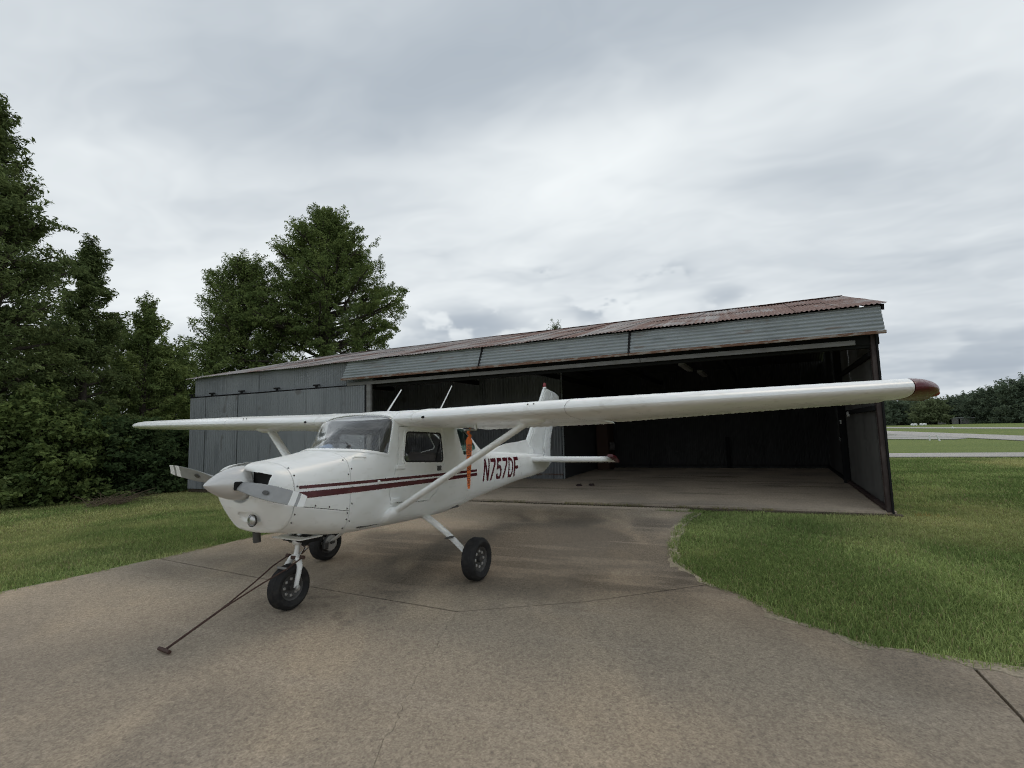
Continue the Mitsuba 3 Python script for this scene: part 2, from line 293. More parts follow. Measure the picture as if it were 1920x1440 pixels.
# ------------------------------------------------------------------ hangar
LIFT = lambda u: .0075 * (17.565 - u)
def corr(P00, P10, P01, pitch, depth, nrm, ph=0., nrun=2, per=6, wob=.004, seed=0, cusp=False):
    """Corrugated sheet: P00 to P10 runs along the flutes, P00 to P01 goes across them."""
    P00, P10, P01 = (np.asarray(q, float) for q in (P00, P10, P01)); L = np.linalg.norm(P01 - P00); k = max(3, int(round(L / pitch * per)) + 1)
    s = np.linspace(0, 1, k); t = np.linspace(0, 1, nrun)
    P = P00 + t[:, None, None] * (P10 - P00) + s[None, :, None] * (P01 - P00)
    w = 2 * np.pi * (s * L / pitch + ph); d = depth * ((np.abs(np.cos(w / 2)) ** .8 - .6) if cusp else .5 * np.sin(w))[None, :] + wob * (meshkit.noise(np.stack([s[None, :] * L * 2 + seed * 7.1 + 0 * t[:, None], t[:, None] * 2.3 + 0 * s[None, :], 0 * s[None, :] + 0 * t[:, None]], -1), seed) - .5)
    return grid(P + d[..., None] * np.asarray(nrm, float))
hn3 = np.append(hn / np.linalg.norm(hn), 0); hu3 = np.append(hu, 0); NZ = V(0, 0, 1)
tag('hangar', 'long corrugated metal hangar with rusty roof and wide open bay', 'hangar')
rs = random.Random(3)
def sheets(name, m, u0, u1, n0, n1, z0, z1, w=.68, pitch=.0762, depth=.030, seed=0, nrm=None, jit=.004, gap=-.02, cusp=False):
    """Upright sheets between the floor points (u0, n0) and (u1, n1)."""
    L = np.linalg.norm(H(u1, n1, 0) - H(u0, n0, 0)); k = max(1, round(L / w)); d = (H(u1, n1, 0) - H(u0, n0, 0)) / L
    nr = np.cross(d, NZ) if nrm is None else nrm
    for i in range(k):
        a, b = i / k, (i + 1) / k - (gap / L if i < k - 1 else 0); q = lambda t: (u0 + (u1 - u0) * t, n0 + (n1 - n0) * t)
        off = nr * rs.uniform(-jit, jit) + nr * (.006 if i % 2 else 0)
        f = lambda z, t: H(*q(t), min(z(a), z(b)) if callable(z) else z) + off
        put('hangar__' + name, corr(f(z0, a), f(z1, a), f(z0, b), pitch, depth, nr, ph=rs.random(), nrun=4, seed=seed + i, cusp=cusp, per=8), m, smooth=not cusp)
sheets('wall_sheet', 'galvanised_wall', 17.56, 10.75, 0, 0, 2.875, lambda t: 3.462 + .05 * t, cusp=True, depth=.026)
sheets('door_sheet', 'galvanised_wall', 17.60, 14.15, -.10, -.10, .10, 2.84, w=.69, seed=20, gap=.007, cusp=True, depth=.026)
sheets('door_sheet', 'galvanised_wall', 14.15, 10.90, -.13, -.13, .10, 2.84, w=.69, seed=40, gap=.007, cusp=True, depth=.026)
Rh = np.stack([hu3, hn3, NZ], 1)
def hb(name, m, u, n, z, su, sn, sz, bev=.004, key='hangar__'):
    v, f = box((0, 0, 0), (su, sn, sz), bev); put(key + name, (v @ Rh.T + H(u, n, z), f[:, ::-1] if np.linalg.det(Rh) < 0 else f), m)
hb('door_edge', 'rail_grey', 10.76, -.13, 1.47, .13, .07, 2.76)
hb('door_gap', 'dark_steel', 10.87, -.125, 1.47, .05, .05, 2.76)
hb('door_track', 'dark_steel', 14.2, -.06, 2.862, 6.9, .10, .035)
hb('sill', 'soil', 14.2, -.04, .04, 6.8, .10, .09)
for u in (17.56, 16.65, 15.4, 14.0, 12.55):
    a = box((0, 0, .06), (.22, .05, .035), .004); b = box((0, .0, .02), (.05, .05, .08), .004); v, f = cat_(a, b)
    put('hangar__track_bracket', (v @ Rh.T + H(u, -.10, 2.885), f[:, ::-1]), 'dark_steel')
# fascia: three flights of long sheets leaning out over the opening
for u0, u1, z0 in ((11.53, 7.59, 0), (7.55, 4.20, .012), (4.16, -.10, .02)):
    for k in range(1):
        t = lambda u: 3.44 + LIFT(u); b = lambda u: 2.995 + LIFT(u) * .62
        nr = np.cross(hu3, V(*(-.25 * hn), -.48)); nr /= np.linalg.norm(nr)
        P00, P10, P01 = H(u0, -.05, t(u0)), H(u1, -.05, t(u1)), H(u0, -.26, b(u0))
        put('hangar__fascia_sheet', corr(P00, P10, P01, .080, .038, nr, ph=.2 + z0 * 9, nrun=24, per=10, wob=.010, cusp=True, seed=int(u0 * 10)), 'galvanised_fascia', smooth=True)
    v, f = beam(H(u0 + .01, -.27, b(u0) - .012), H(u1 - .01, -.27, b(u1) - .012), .045, .05); put('hangar__fascia_angle', (v, f), 'rusty_edge')
for u in (7.57, 4.18): put('hangar__fascia_joint', beam(H(u, -.045, 3.47 + LIFT(u)), H(u, -.25, 3.0 + LIFT(u) * .6), .05, .03), 'dark_steel')
for u0, u1 in ((11.5, 7.9), (7.89, 4.0), (3.99, .32)): put('hangar__rail', beam(H(u0, -.10, 2.895 + .004 * (11.5 - u0)), H(u1, -.10, 2.895 + .004 * (11.5 - u1)), .03, .085, bev=.004), 'rail_grey')
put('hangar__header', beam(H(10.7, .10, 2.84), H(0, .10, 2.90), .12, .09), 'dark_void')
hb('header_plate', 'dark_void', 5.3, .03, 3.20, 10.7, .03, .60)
# roof: sheets down both slopes, two courses on the front one
RIDGE_N, EAVE_Z = 4.85, 3.445
def roof_pt(u, n):  # front slope height
    sag = -.006 * math.sin(u * 1.1)
    return H(u, n, EAVE_Z + LIFT(u) + (n + .15) / (RIDGE_N + .15) * 1.27 + sag)
us = np.linspace(17.78, -.16, 28)
for i in range(27):
    for n0, n1, dz in ((-.17, 2.55, .0), (2.45, RIDGE_N, .012)):
        o = NZ * (dz + rs.uniform(-.006, .008) + (.008 if i % 2 else 0)); e = rs.uniform(-.03, .03) if n0 < 0 else 0
        put('hangar__roof_sheet', corr(roof_pt(us[i], n0 + e) + o, roof_pt(us[i], n1) + o, roof_pt(us[i + 1] - .03, n0 + e) + o, .0762, .022, NZ, ph=rs.random() * .2, nrun=5, per=6, wob=.012, seed=i), 'rusty_roof', smooth=True)
for i in range(0, 27, 3):
    A, B = us[i], us[i + 3]
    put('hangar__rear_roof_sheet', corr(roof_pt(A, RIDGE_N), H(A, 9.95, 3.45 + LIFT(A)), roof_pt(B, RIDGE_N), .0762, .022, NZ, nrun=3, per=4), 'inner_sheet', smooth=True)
for i in range(0, 27, 3): put('hangar__ridge_cap', beam(roof_pt(us[i], RIDGE_N) + V(0, 0, .018), roof_pt(us[i + 3], RIDGE_N) + V(0, 0, .018), .012, .22, up=hn3), 'rusty_roof')
put('hangar__rake_board', beam(roof_pt(-.13, -.1) - V(0, 0, .07), roof_pt(-.13, RIDGE_N) - V(0, 0, .07), .03, .10), 'dark_steel')
# side, inner and rear walls
def gable(n): return min(EAVE_Z + (n + .15) / 5.0 * 1.27, 4.77 - (n - 4.85) / 5.1 * 1.3) - .06
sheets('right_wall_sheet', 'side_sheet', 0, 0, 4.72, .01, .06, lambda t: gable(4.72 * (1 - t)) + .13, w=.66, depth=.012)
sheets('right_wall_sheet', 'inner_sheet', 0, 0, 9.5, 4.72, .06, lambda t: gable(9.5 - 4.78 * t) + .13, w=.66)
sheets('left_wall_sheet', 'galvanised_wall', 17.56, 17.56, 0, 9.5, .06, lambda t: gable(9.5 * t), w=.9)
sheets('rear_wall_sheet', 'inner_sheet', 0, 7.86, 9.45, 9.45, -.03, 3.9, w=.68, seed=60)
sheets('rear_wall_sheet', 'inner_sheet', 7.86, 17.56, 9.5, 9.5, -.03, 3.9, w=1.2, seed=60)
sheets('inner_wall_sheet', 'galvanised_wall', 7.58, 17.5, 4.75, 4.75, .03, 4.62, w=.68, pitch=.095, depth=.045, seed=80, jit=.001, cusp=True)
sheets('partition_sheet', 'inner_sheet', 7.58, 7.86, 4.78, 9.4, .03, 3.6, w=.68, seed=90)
hb('base_angle', 'rusty_edge', 12.5, 4.68, .20, 9.9, .04, .025); hb('base_angle', 'dark_steel', 3.9, 9.40, .16, 7.7, .04, .03)
hb('wall_post', 'galvanised_fascia', 7.53, 4.72, 2.0, .035, .06, 3.9)
hb('front_post', 'maroon_steel', .045, .05, 1.56, .075, .12, 3.05, .008); hb('corner_trim', 'dark_steel', -.005, .03, 1.72, .03, .16, 3.4)
hb('rear_post', 'dark_steel', .09, 4.72, 2.0, .14, .14, 4.0, .006); hb('rear_post', 'dark_steel', 3.14, 9.36, .62, .12, .10, 1.1, .006)
for n0, n1, z, w, m in ((.12, 4.6, .10, .075, 'maroon_steel'), (4.8, 9.4, .10, .07, 'dark_steel'), (.12, 4.6, 1.80, .09, 'dark_steel'), (.12, 4.6, 2.75, .08, 'dark_steel')):
    put('hangar__girt', beam(H(.075, n0, z), H(.075, n1, z), w, w * 1.0, bev=.006), m)
for u in (2.7, 5.3, 7.6, 10.5, 14.0): put('hangar__rafter', beam(H(u, .1, gable(.1) - .1 + LIFT(u)), H(u, RIDGE_N, gable(4.8) - .12 + LIFT(u)), .07, .16), 'dark_steel'); put('hangar__tie_beam', beam(H(u, .1, 3.24), H(u, 9.3, 3.24), .07, .14), 'dark_steel')
for n in (1.0, 2.2, 3.4, 4.6): put('hangar__purlin', beam(H(.05, n, gable(n) + .10), H(17.5, n, gable(n) - .03), .05, .09), 'dark_steel')
hb('light_fixture', 'rail_grey', 3.42, 2.05, 2.97, .12, 1.5, .07); hb('light_fixture', 'rail_grey', 3.26, 3.9, 2.97, .12, 1.3, .07)
for n, z in ((4.85, 1.16), (4.69, 1.585), (3.18, 1.757)): hb('switch_box', 'post_white', .13, n, z, .05, .08, .11, .008)
# things standing in the dark bay
hb('door', 'wood_brown', 7.42, 8.75, .95, .45, .75, 1.80, .02, key='cupboard__'); hb('shelf', 'wood_brown', 7.36, 8.72, 1.90, .62, .95, .05, .01, key='cupboard__')
tag('cupboard', 'brown wooden cupboard in the dark far corner of the open hangar', 'cupboard')
v, f = lathe([(0, .17), (.10, .175), (.15, .15), (.165, .08), (.17, 0), (.15, -.03), (0, -.03)], 28, 'x'); put('fan__hood', (v + H(7.2, 8.6, .92), f), 'seat_fabric')
put('fan__stand', tube([H(7.25, 8.6, .05), H(7.25, 8.6, .8)], [.05, .02], 8), 'dark_steel'); put('fan__base', (lathe([(0, 0), (.18, 0), (.16, .03), (0, .04)], 20)[0] + H(7.25, 8.6, .05), lathe([(0, 0), (.18, 0), (.16, .03), (0, .04)], 20)[1]), 'dark_steel')
tag('fan', 'round pale fan on a stand before the brown cupboard in the hangar', 'fan')
for i, (u, n, lab) in enumerate(((6.44, 2.92, 'small red wheel chock on the hangar floor, the left one'), (6.15, 3.08, 'small red wheel chock on the hangar floor, the right one'))):
    pr = Polygon([(-.06, 0), (.06, 0), (.015, .055), (-.015, .055)]); v, f = extrude(pr, -.06, .06); v = v[:, [0, 2, 1]] @ np.stack([hu3 * .8 + hn3 * .6, hn3 * .8 - hu3 * .6, NZ], 1).T + H(u, n, .051)
    k = put('chock', (v, f), 'maroon_steel'); tag(k, lab, 'chock', 'wheel chocks on the hangar floor')

# ------------------------------------------------------------------ aeroplane; local frame x aft, y to port, z up
PR = V([0.462543, 0.886498, 0.013263], [0.886272, -0.462727, 0.020149], [-0.023999, -0.002435, 0.999709]); PB = V(-2.465677, 3.942774, 0.054109)
PW = lambda v: np.asarray(v, float) @ PR.T + PB
A = 'aeroplane__'
tag('aeroplane', 'white high-wing single-engine aeroplane with maroon stripes parked on the concrete apron', 'aeroplane')
def pp(name, vf, m, smooth=False, key=A):
    v, f = cat_(vf); return put(key + name, (PW(v), f[:, ::-1]), m, smooth=smooth)
SX = [.5, .75, 1.04, 1.3, 1.45, 1.56, 1.66, 2.1, 2.6, 3.05, 3.4, 3.95, 5.0, 6.4, 6.86]
ST = np.array([
 [(0, .70), (.22, .715), (.37, .80), (.435, .97), (.42, 1.12), (.34, 1.235), (.18, 1.292), (0, 1.305)],
 [(0, .655), (.24, .665), (.40, .74), (.465, .94), (.455, 1.12), (.375, 1.26), (.19, 1.325), (0, 1.338)],
 [(0, .605), (.27, .615), (.44, .70), (.492, .89), (.49, 1.14), (.425, 1.30), (.22, 1.37), (0, 1.385)],
 [(0, .585), (.28, .595), (.45, .68), (.502, .87), (.502, 1.18), (.445, 1.345), (.27, 1.445), (0, 1.555)],
 [(0, .582), (.285, .592), (.455, .675), (.504, .865), (.504, 1.185), (.488, 1.370), (.42, 1.54), (0, 1.66)],
 [(0, .58), (.29, .59), (.46, .67), (.505, .86), (.505, 1.19), (.498, 1.38), (.476, 1.665), (0, 1.727)],
 [(0, .58), (.29, .59), (.46, .67), (.505, .86), (.505, 1.19), (.50, 1.41), (.478, 1.71), (0, 1.768)],
 [(0, .575), (.30, .585), (.46, .655), (.508, .86), (.508, 1.19), (.498, 1.43), (.47, 1.74), (0, 1.825)],
 [(0, .58), (.30, .59), (.45, .66), (.497, .86), (.497, 1.18), (.485, 1.42), (.45, 1.72), (0, 1.80)],
 [(0, .605), (.28, .615), (.42, .68), (.462, .86), (.458, 1.16), (.43, 1.40), (.39, 1.66), (0, 1.74)],
 [(0, .645), (.25, .655), (.37, .715), (.422, .87), (.412, 1.13), (.375, 1.35), (.30, 1.55), (0, 1.615)],
 [(0, .695), (.2, .705), (.32, .765), (.362, .90), (.352, 1.11), (.31, 1.24), (.19, 1.315), (0, 1.338)],
 [(0, .785), (.13, .795), (.22, .835), (.262, .935), (.255, 1.08), (.22, 1.20), (.13, 1.262), (0, 1.275)],
 [(0, .885), (.05, .89), (.09, .92), (.112, .985), (.11, 1.07), (.095, 1.15), (.06, 1.195), (0, 1.205)],
 [(0, 1.03), (.012, 1.03), (.022, 1.035), (.028, 1.05), (.028, 1.10), (.022, 1.14), (.012, 1.165), (0, 1.17)]])
SP = PchipInterpolator(SX, ST, axis=0)
def ring(x, inset=0., n=28, half=False):
    c = SP(x).copy()
    if inset: c[:, 0] = np.maximum(c[:, 0] - inset, 0); mid = c[:, 1].mean(); c[:, 1] += np.where(c[:, 1] > mid, -inset, inset) * (np.abs(c[:, 1] - mid) > .3 * np.ptp(c[:, 1]))
    t = np.r_[0, np.cumsum(np.linalg.norm(np.diff(c, axis=0), axis=1))]; s = np.linspace(0, t[-1], n)
    y, z = PchipInterpolator(t, c[:, 0])(s), PchipInterpolator(t, c[:, 1])(s)
    if half: return y, z
    return np.stack([np.full(2 * n - 2, x), np.r_[y, -y[-2:0:-1]], np.r_[z, z[-2:0:-1]]], 1)
def body(x0, x1, inset=0., n=28, step=.06):
    xs = np.unique(np.r_[np.arange(x0, x1, step), x1]); return loft([ring(x, inset, n) for x in xs])
_sx = np.linspace(.5, 6.8, 127); _sy = []
for x in _sx:
    y, z = ring(x, 0, 60, True); _sy.append((y, z))
def surf_y(x, z):
    x, z = np.atleast_1d(x).astype(float), np.atleast_1d(z).astype(float); o = np.empty(len(x))
    for i, (a, b) in enumerate(zip(x, z)):
        k = min(int((a - .5) / .05), 125); t = (a - _sx[k]) / .05
        o[i] = (1 - t) * np.interp(b, _sy[k][1], _sy[k][0]) + t * np.interp(b, _sy[k + 1][1], _sy[k + 1][0])
    return o
def yprism(poly, y0, y1):  # polygon in (x, z)
    v, f = extrude(poly, y0, y1); return v[:, [0, 2, 1]], f[:, ::-1]
def rpoly(pts, r): return Polygon(pts).buffer(-r).buffer(2 * r).buffer(-r)
DOOR = rpoly([(1.715, 1.635), (1.70, 1.25), (1.575, .96), (1.60, .845), (2.22, .80), (2.40, .90), (2.57, 1.28), (2.57, 1.635)], .05)
WIN = rpoly([(1.845, 1.575), (1.795, 1.255), (2.515, 1.225), (2.485, 1.565)], .045)
QWIN = rpoly([(2.895, 1.625), (3.055, 1.285), (3.50, 1.37), (3.26, 1.625)], .03)
WS = Polygon([(.95, 1.435), (1.06, 1.405), (1.30, 1.385), (1.565, 1.335), (1.635, 1.60), (1.66, 1.725), (1.655, 1.80), (.95, 1.80)])
outer = man(body(1.066, 6.86)); inner = man(body(1.10, 3.80, .016)); inner2 = man(body(1.12, 3.78, .024))
BIG = 2.
Mw, Mq, Mws = man(yprism(WIN, -BIG, BIG)), man(yprism(QWIN, -BIG, BIG)), man(yprism(WS, -BIG, BIG))
RW = man((box((3.52, 0, 1.6), (.62, .52, .5))))
roofcut = man(yprism(Polygon([(3.2, 1.45), (3.2, 2), (3.9, 2), (3.9, 1.30)]), -.26, .26))
Mdoor = man(yprism(DOOR, -BIG, BIG)); Mdoor_in = man(yprism(DOOR.buffer(-.008), -BIG, BIG))
sidebox = man(box((2.2, .75, 1.2), (2, 1., 2)))
shell = outer - inner
gear_hole = None
pp('fuselage', vf_(shell - Mq - Mws - roofcut - Mdoor), 'paint_white', 35)
lin = man(body(1.11, 3.79, .0165)) - inner2
pp('cabin_lining', vf_(lin - Mw - Mq - Mws - roofcut), 'cabin_lining', 35)
def outer_faces(vf, keep):
    v, f = vf; n = np.cross(v[f[:, 1]] - v[f[:, 0]], v[f[:, 2]] - v[f[:, 0]]); n /= np.linalg.norm(n, axis=1, keepdims=True) + 1e-12
    c = v[f].mean(1); g = f[keep(n, c)]; u_, inv = np.unique(g, return_inverse=True); return v[u_], inv.reshape(-1, 3)
thin = outer - man(body(1.08, 3.85, .004))
pp('windshield', outer_faces(vf_(thin ^ Mws), lambda n, c: ((n[:, 2] * 1 + np.sign(c[:, 1]) * n[:, 1] * 1.2 - .8 * n[:, 0]) > .25) & (c[:, 0] < 1.645)), 'windshield_glass', True)
pp('rear_window', outer_faces(vf_(thin ^ roofcut), lambda n, c: n[:, 2] > .2), 'window_glass', 40)
for s in (1, -1):
    sel = lambda n, c: (n[:, 1] * s > .3) & (c[:, 1] * s > .2)
    half = man(box((3, s * .8, 1.2), (6, 1.5, 3)))
    if s == 1: pp('quarter_window', outer_faces(vf_(thin ^ Mq ^ half), sel), 'green_glass', 40)
    else: pp('quarter_window', outer_faces(vf_(thin ^ Mq ^ half), sel), 'window_glass', 40)
    d = A + ('cabin_door' if s == 1 else 'cabin_door_001') + '__'
    pp('skin', vf_((shell ^ Mdoor_in ^ half) - Mw), 'paint_white', 35, key=d)
    pp('window', outer_faces(vf_(thin ^ Mw ^ half), sel), 'window_glass', 40, key=d)
    ringp = WIN.buffer(.032).difference(WIN.buffer(-.008)); ro = man(body(1.5, 2.8, -.006)) - man(body(1.4, 2.9, .003))
    pp('window_frame', vf_(ro ^ man(yprism(ringp, 0 if s > 0 else -BIG, BIG if s > 0 else 0))), 'paint_white', 35, key=d)
    seal = WIN.buffer(.004).difference(WIN.buffer(-.013)); ro2 = man(body(1.5, 2.8, -.008)) - man(body(1.4, 2.9, .003))
    pp('window_seal', vf_(ro2 ^ man(yprism(seal, 0 if s > 0 else -BIG, BIG if s > 0 else 0))), 'black_plastic', 35, key=d)
    for x, z in ((1.705, 1.203), (1.632, .868)):
        y = surf_y(x, z)[0]; v, f = box((x + .03, s * (y + .012), z), (.14, .024, .045), .008); pp('hinge', (v, f), 'paint_white', key=d)
    y = surf_y(2.42, 1.155)[0]; pp('handle', box((2.43, s * (y + .004), 1.155), (.075, .014, .055), .004), 'dark_grey_metal', key=d)
# nose: bowl, cowling halves, spinner
def bowl_ring(x):
    t = np.clip((x - .262) / .238, 0, 1); k = np.sqrt(1 - (1 - t) ** 2.3); base = ring(.5, 0, 28); c = V(.5, 0, 1.055); q = base - c
    wy = np.where(q[:, 2] > 0, .78, .60); w = np.stack([0 * q[:, 0], wy + (1 - wy) * k, np.where(q[:, 2] > 0, .84 + .16 * k, .34 + .66 * k)], 1); o = c + q * w; kk = (.5 - x) / .238; o[:, 0] = x + kk * (.125 * np.clip((1.08 - o[:, 2]) / .30, 0, 1) ** 1.2 + .05 * (np.abs(o[:, 1]) / .4) ** 2); return o
bowl = man(loft([bowl_ring(x) for x in np.r_[.262 + .238 * np.linspace(0, 1, 16) ** 1.8]]))
bowl_in = man(loft([bowl_ring(min(x + .03, .5)) * [1, .93, .93] + [0, 0, .074] for x in (.30, .34, .40, .46, .50)]))
inl = []
for s in (1, -1): inl.append(man(yprism(rpoly([(0, 0), (.235, .012), (.225, .115), (0, .135)], .022), -.2, .22)))
cut = m3.Manifold()
for s in (1, -1):
    v, f = extrude(rpoly([(.10, 1.105), (.355, 1.125), (.345, 1.205), (.28, 1.225), (.10, 1.245)], .018), .12, .52); v = v[:, [2, 0, 1]] * [1, s, 1]
    cut = cut + man((v, f))
cyl = m3.Manifold.cylinder(.32, .170, .170, 40).rotate([0, 90, 0]).translate([.1, 0, 1.135])
v, f = tm(trimesh.creation.capsule(.16, .062, count=[20, 20])); v = v - [0, 0, v[:, 2].mean()]; v = v[:, [1, 2, 0]]; light_cut = man((v + [.345, .055, .835], f))
tipcut = man(box((.2, 0, 1.135), (.2, .3, .3)))
solid = bowl - cut - cyl - light_cut
pp('nose_bowl', vf_(solid - man(loft([ring(.5, .03) * [0, 1, 1] + [x, 0, 0] for x in (.468, .6)]))), 'paint_white', 32)
for s in (1, -1):
    v, f = extrude(rpoly([(.11, 1.108), (.352, 1.128), (.342, 1.202), (.28, 1.222), (.11, 1.242)], .018), .352, .47); pp('inlet_shade_fill', (v[:, [2, 0, 1]] * [1, s, 1], f if s > 0 else f[:, ::-1]), 'dark_void')  # black block in each inlet, painting the shade inside the opening
pp('engine_bay', loft([ring(.5, .075) * [0, 1, 1] + [x, 0, 0] for x in (.470, .484)]), 'dark_void')
cowl = man(body(.506, 1.060)); up = man(yprism(Polygon([(.3, .955), (.5, .945), (1.08, .835), (1.08, 1.6), (.3, 1.6)]), -1, 1)); lo_ = man(yprism(Polygon([(.3, .950), (.5, .940), (1.08, .830), (1.08, .3), (.3, .3)]), -1, 1))
pp('upper_cowling', vf_(cowl ^ up), 'paint_white', 35); pp('lower_cowling', vf_(cowl ^ lo_), 'paint_white', 35)
pp('cowling_gap', body(.49, 1.08, .006, step=.1), 'dark_grey_metal', 35)
pp('spinner', lathe([(0, 0), (.012, .006), (.052, .055), (.094, .125), (.121, .195), (.137, .255), (.142, .285), (.142, .318), (0, .318)], 48, 'x', (0, 0, 1.135)), 'paint_silver', 30)
pp('spinner_plate', lathe([(0, .318), (.146, .318), (.146, .328), (0, .328)], 48, 'x', (0, 0, 1.135)), 'aluminium', 30)
PHI = .118
def blade(s):
    secs, r0 = [], []
    for r in np.linspace(.09, .90, 26):
        t = (r - .09) / .81; ch = np.interp(t, [0, .12, .3, .55, .8, .94, 1], [.085, .098, .118, .122, .110, .096, .080]); th = np.interp(t, [0, .15, .4, 1], [.05, .032, .018, .008]); tw = np.radians(np.interp(t, [0, .2, .5, 1], [52, 40, 26, 16]))
        a = np.linspace(0, 2 * np.pi, 20, endpoint=False); cx, cy = ch / 2 * np.cos(a), th / 2 * np.sin(a) + .006 * (1 - np.cos(a) ** 2)
        p = np.stack([cy * np.cos(tw) + cx * np.sin(tw) * 1, 0 * a + r, cx * np.cos(tw) - cy * np.sin(tw)], 1); secs.append(p)
    return secs
for s, nm in ((1, 'blade'), (-1, 'blade_001')):
    secs = blade(s); ca, sa = math.cos(PHI), math.sin(PHI)
    def place(v):
        v = np.asarray(v, float).copy()
        if s < 0: v = v * [1, -1, -1]
        return np.stack([v[:, 0] + .225, v[:, 1] * ca + v[:, 2] * sa, v[:, 2] * ca - v[:, 1] * sa + 1.135], 1)
    K = A + 'propeller__' + nm
    def seg(i, j):
        v, f = loft(secs[i:j + 1]); return place(v), f
    parts_ = [(seg(0, 20), 'prop_grey', None), (seg(20, 22), 'post_white', 1), (seg(22, 23), 'prop_grey', 2), (seg(23, 25), 'post_white', 1)]
    put(K, (PW(cat_(parts_[0][0], parts_[2][0])[0]), cat_(parts_[0][0], parts_[2][0])[1][:, ::-1]), 'prop_grey', smooth=50, exact=True)
    put(A + 'propeller__tip_band' + ('' if s > 0 else '_001'), (PW(cat_(parts_[1][0], parts_[3][0])[0]), cat_(parts_[1][0], parts_[3][0])[1][:, ::-1]), 'post_white', smooth=50, exact=True)
    v, f = lathe([(.0, 0), (.024, 0), (.024, .0015), (0, .0015)], 20, 'x'); v = v * [1, 1.5, .75]; v = v @ np.array([[math.cos(.45), 0, math.sin(.45)], [0, 1, 0], [-math.sin(.45), 0, math.cos(.45)]]).T
    pp('emblem', (place(v + [-.0135, .46, 0]), f), 'dark_grey_metal', key=A + 'propeller__')
# slots where the blades leave the spinner
for s in (1, -1):
    pp('blade_slot', box((.235, s * .122, 1.135 - s * .014), (.115, .028, .07), .008), 'dark_void')
# landing light in the chin
pp('light_recess', tm(trimesh.creation.icosphere(3, .01)), 'dark_void'); del scene[A + 'light_recess']
v, f = tm(trimesh.creation.icosphere(3, 1.)); pp('bulb', (v * [.028, .042, .042] + [.368, .115, .826], f), 'aluminium', 60, key=A + 'landing_light__')
pp('lens', (v * [.012, .048, .048] + [.345, .115, .828], f), 'lamp_glass', 60, key=A + 'landing_light__'); pp('reflector', lathe([(.052, -.02), (.048, .0), (.0, .03)], 24, 'x', (.365, .115, .826)), 'dark_grey_metal', 40, key=A + 'landing_light__')
pp('exhaust_pipe', tube([(.60, -.17, .74), (.60, -.17, .68), (.61, -.17, .585)], .033, 14), 'dark_grey_metal', 40)
pp('cowl_flap', box((.90, .0, .598), (.26, .38, .012), .004), 'paint_white')
# screws on the cowling joints
def screws(pts, nm='screw', r=.0085, m='dark_grey_metal'):
    ms = []
    for x, z in pts:
        y = surf_y(x, z)[0]; w, g = lathe([(0, 0), (r, 0), (r * .8, .004), (0, .005)], 10, 'y'); ms.append((w + [x, y, z], g))
    pp(nm, cat_(*ms), m)
screws([(.525, .80), (.525, .87), (.53, 1.10), (.525, 1.19), (.52, 1.25), (1.045, .68), (1.045, .76), (1.04, .82), (1.045, 1.02), (1.04, 1.17), (1.03, 1.30)] + [(x, .962 - .19 * (x - .5)) for x in (.55, .70, .84, 1.03)] + [(1.085, z) for z in (.74, .9, 1.05, 1.22)])
labels[A + 'screw'] = {'kind': 'stuff'}
ms = []
for z in (1.10, 1.17): pass
pp('cowl_handle', tube([(1.14, surf_y(1.14, 1.315)[0] - .01, 1.31), (1.14, surf_y(1.14, 1.315)[0] + .025, 1.325), (1.27, surf_y(1.27, 1.32)[0] + .025, 1.322), (1.27, surf_y(1.27, 1.32)[0] - .01, 1.31)], .007, 8), 'paint_white', 40)
y_ = surf_y(1.3, .655)[0]; pp('air_vent', box((1.30, y_ - .015, .66), (.16, .03, .02), .006), 'dark_grey_metal'); y_ = surf_y(1.42, 1.06)[0]; pp('cabin_vent', box((1.42, y_ + .008, 1.075), (.03, .02, .03), .006), 'paint_white')
# windshield frame and cabin trim
wsr = man(body(1.02, 1.8, -.004)) - man(body(1.0, 1.9, .004))
pp('windshield_frame', vf_(wsr ^ man(yprism(WS.buffer(.016).difference(WS.buffer(-.010)).intersection(sbox(1.0, 1.3, 1.75, 1.79)), -1, 1))), 'paint_white', 35)
# lapped skin seams
for x in (3.10, 3.98, 5.05, 6.02):
    a, b = ring(x), ring(x + .0035); c = a.mean(0); q = [c + (r_ - c) * 1.0 + np.sign(r_ - c) * [0, .0012, .0012] for r_ in (a, b)]; pp('skin_seam', loft(q, cap=False), 'seam_grey')
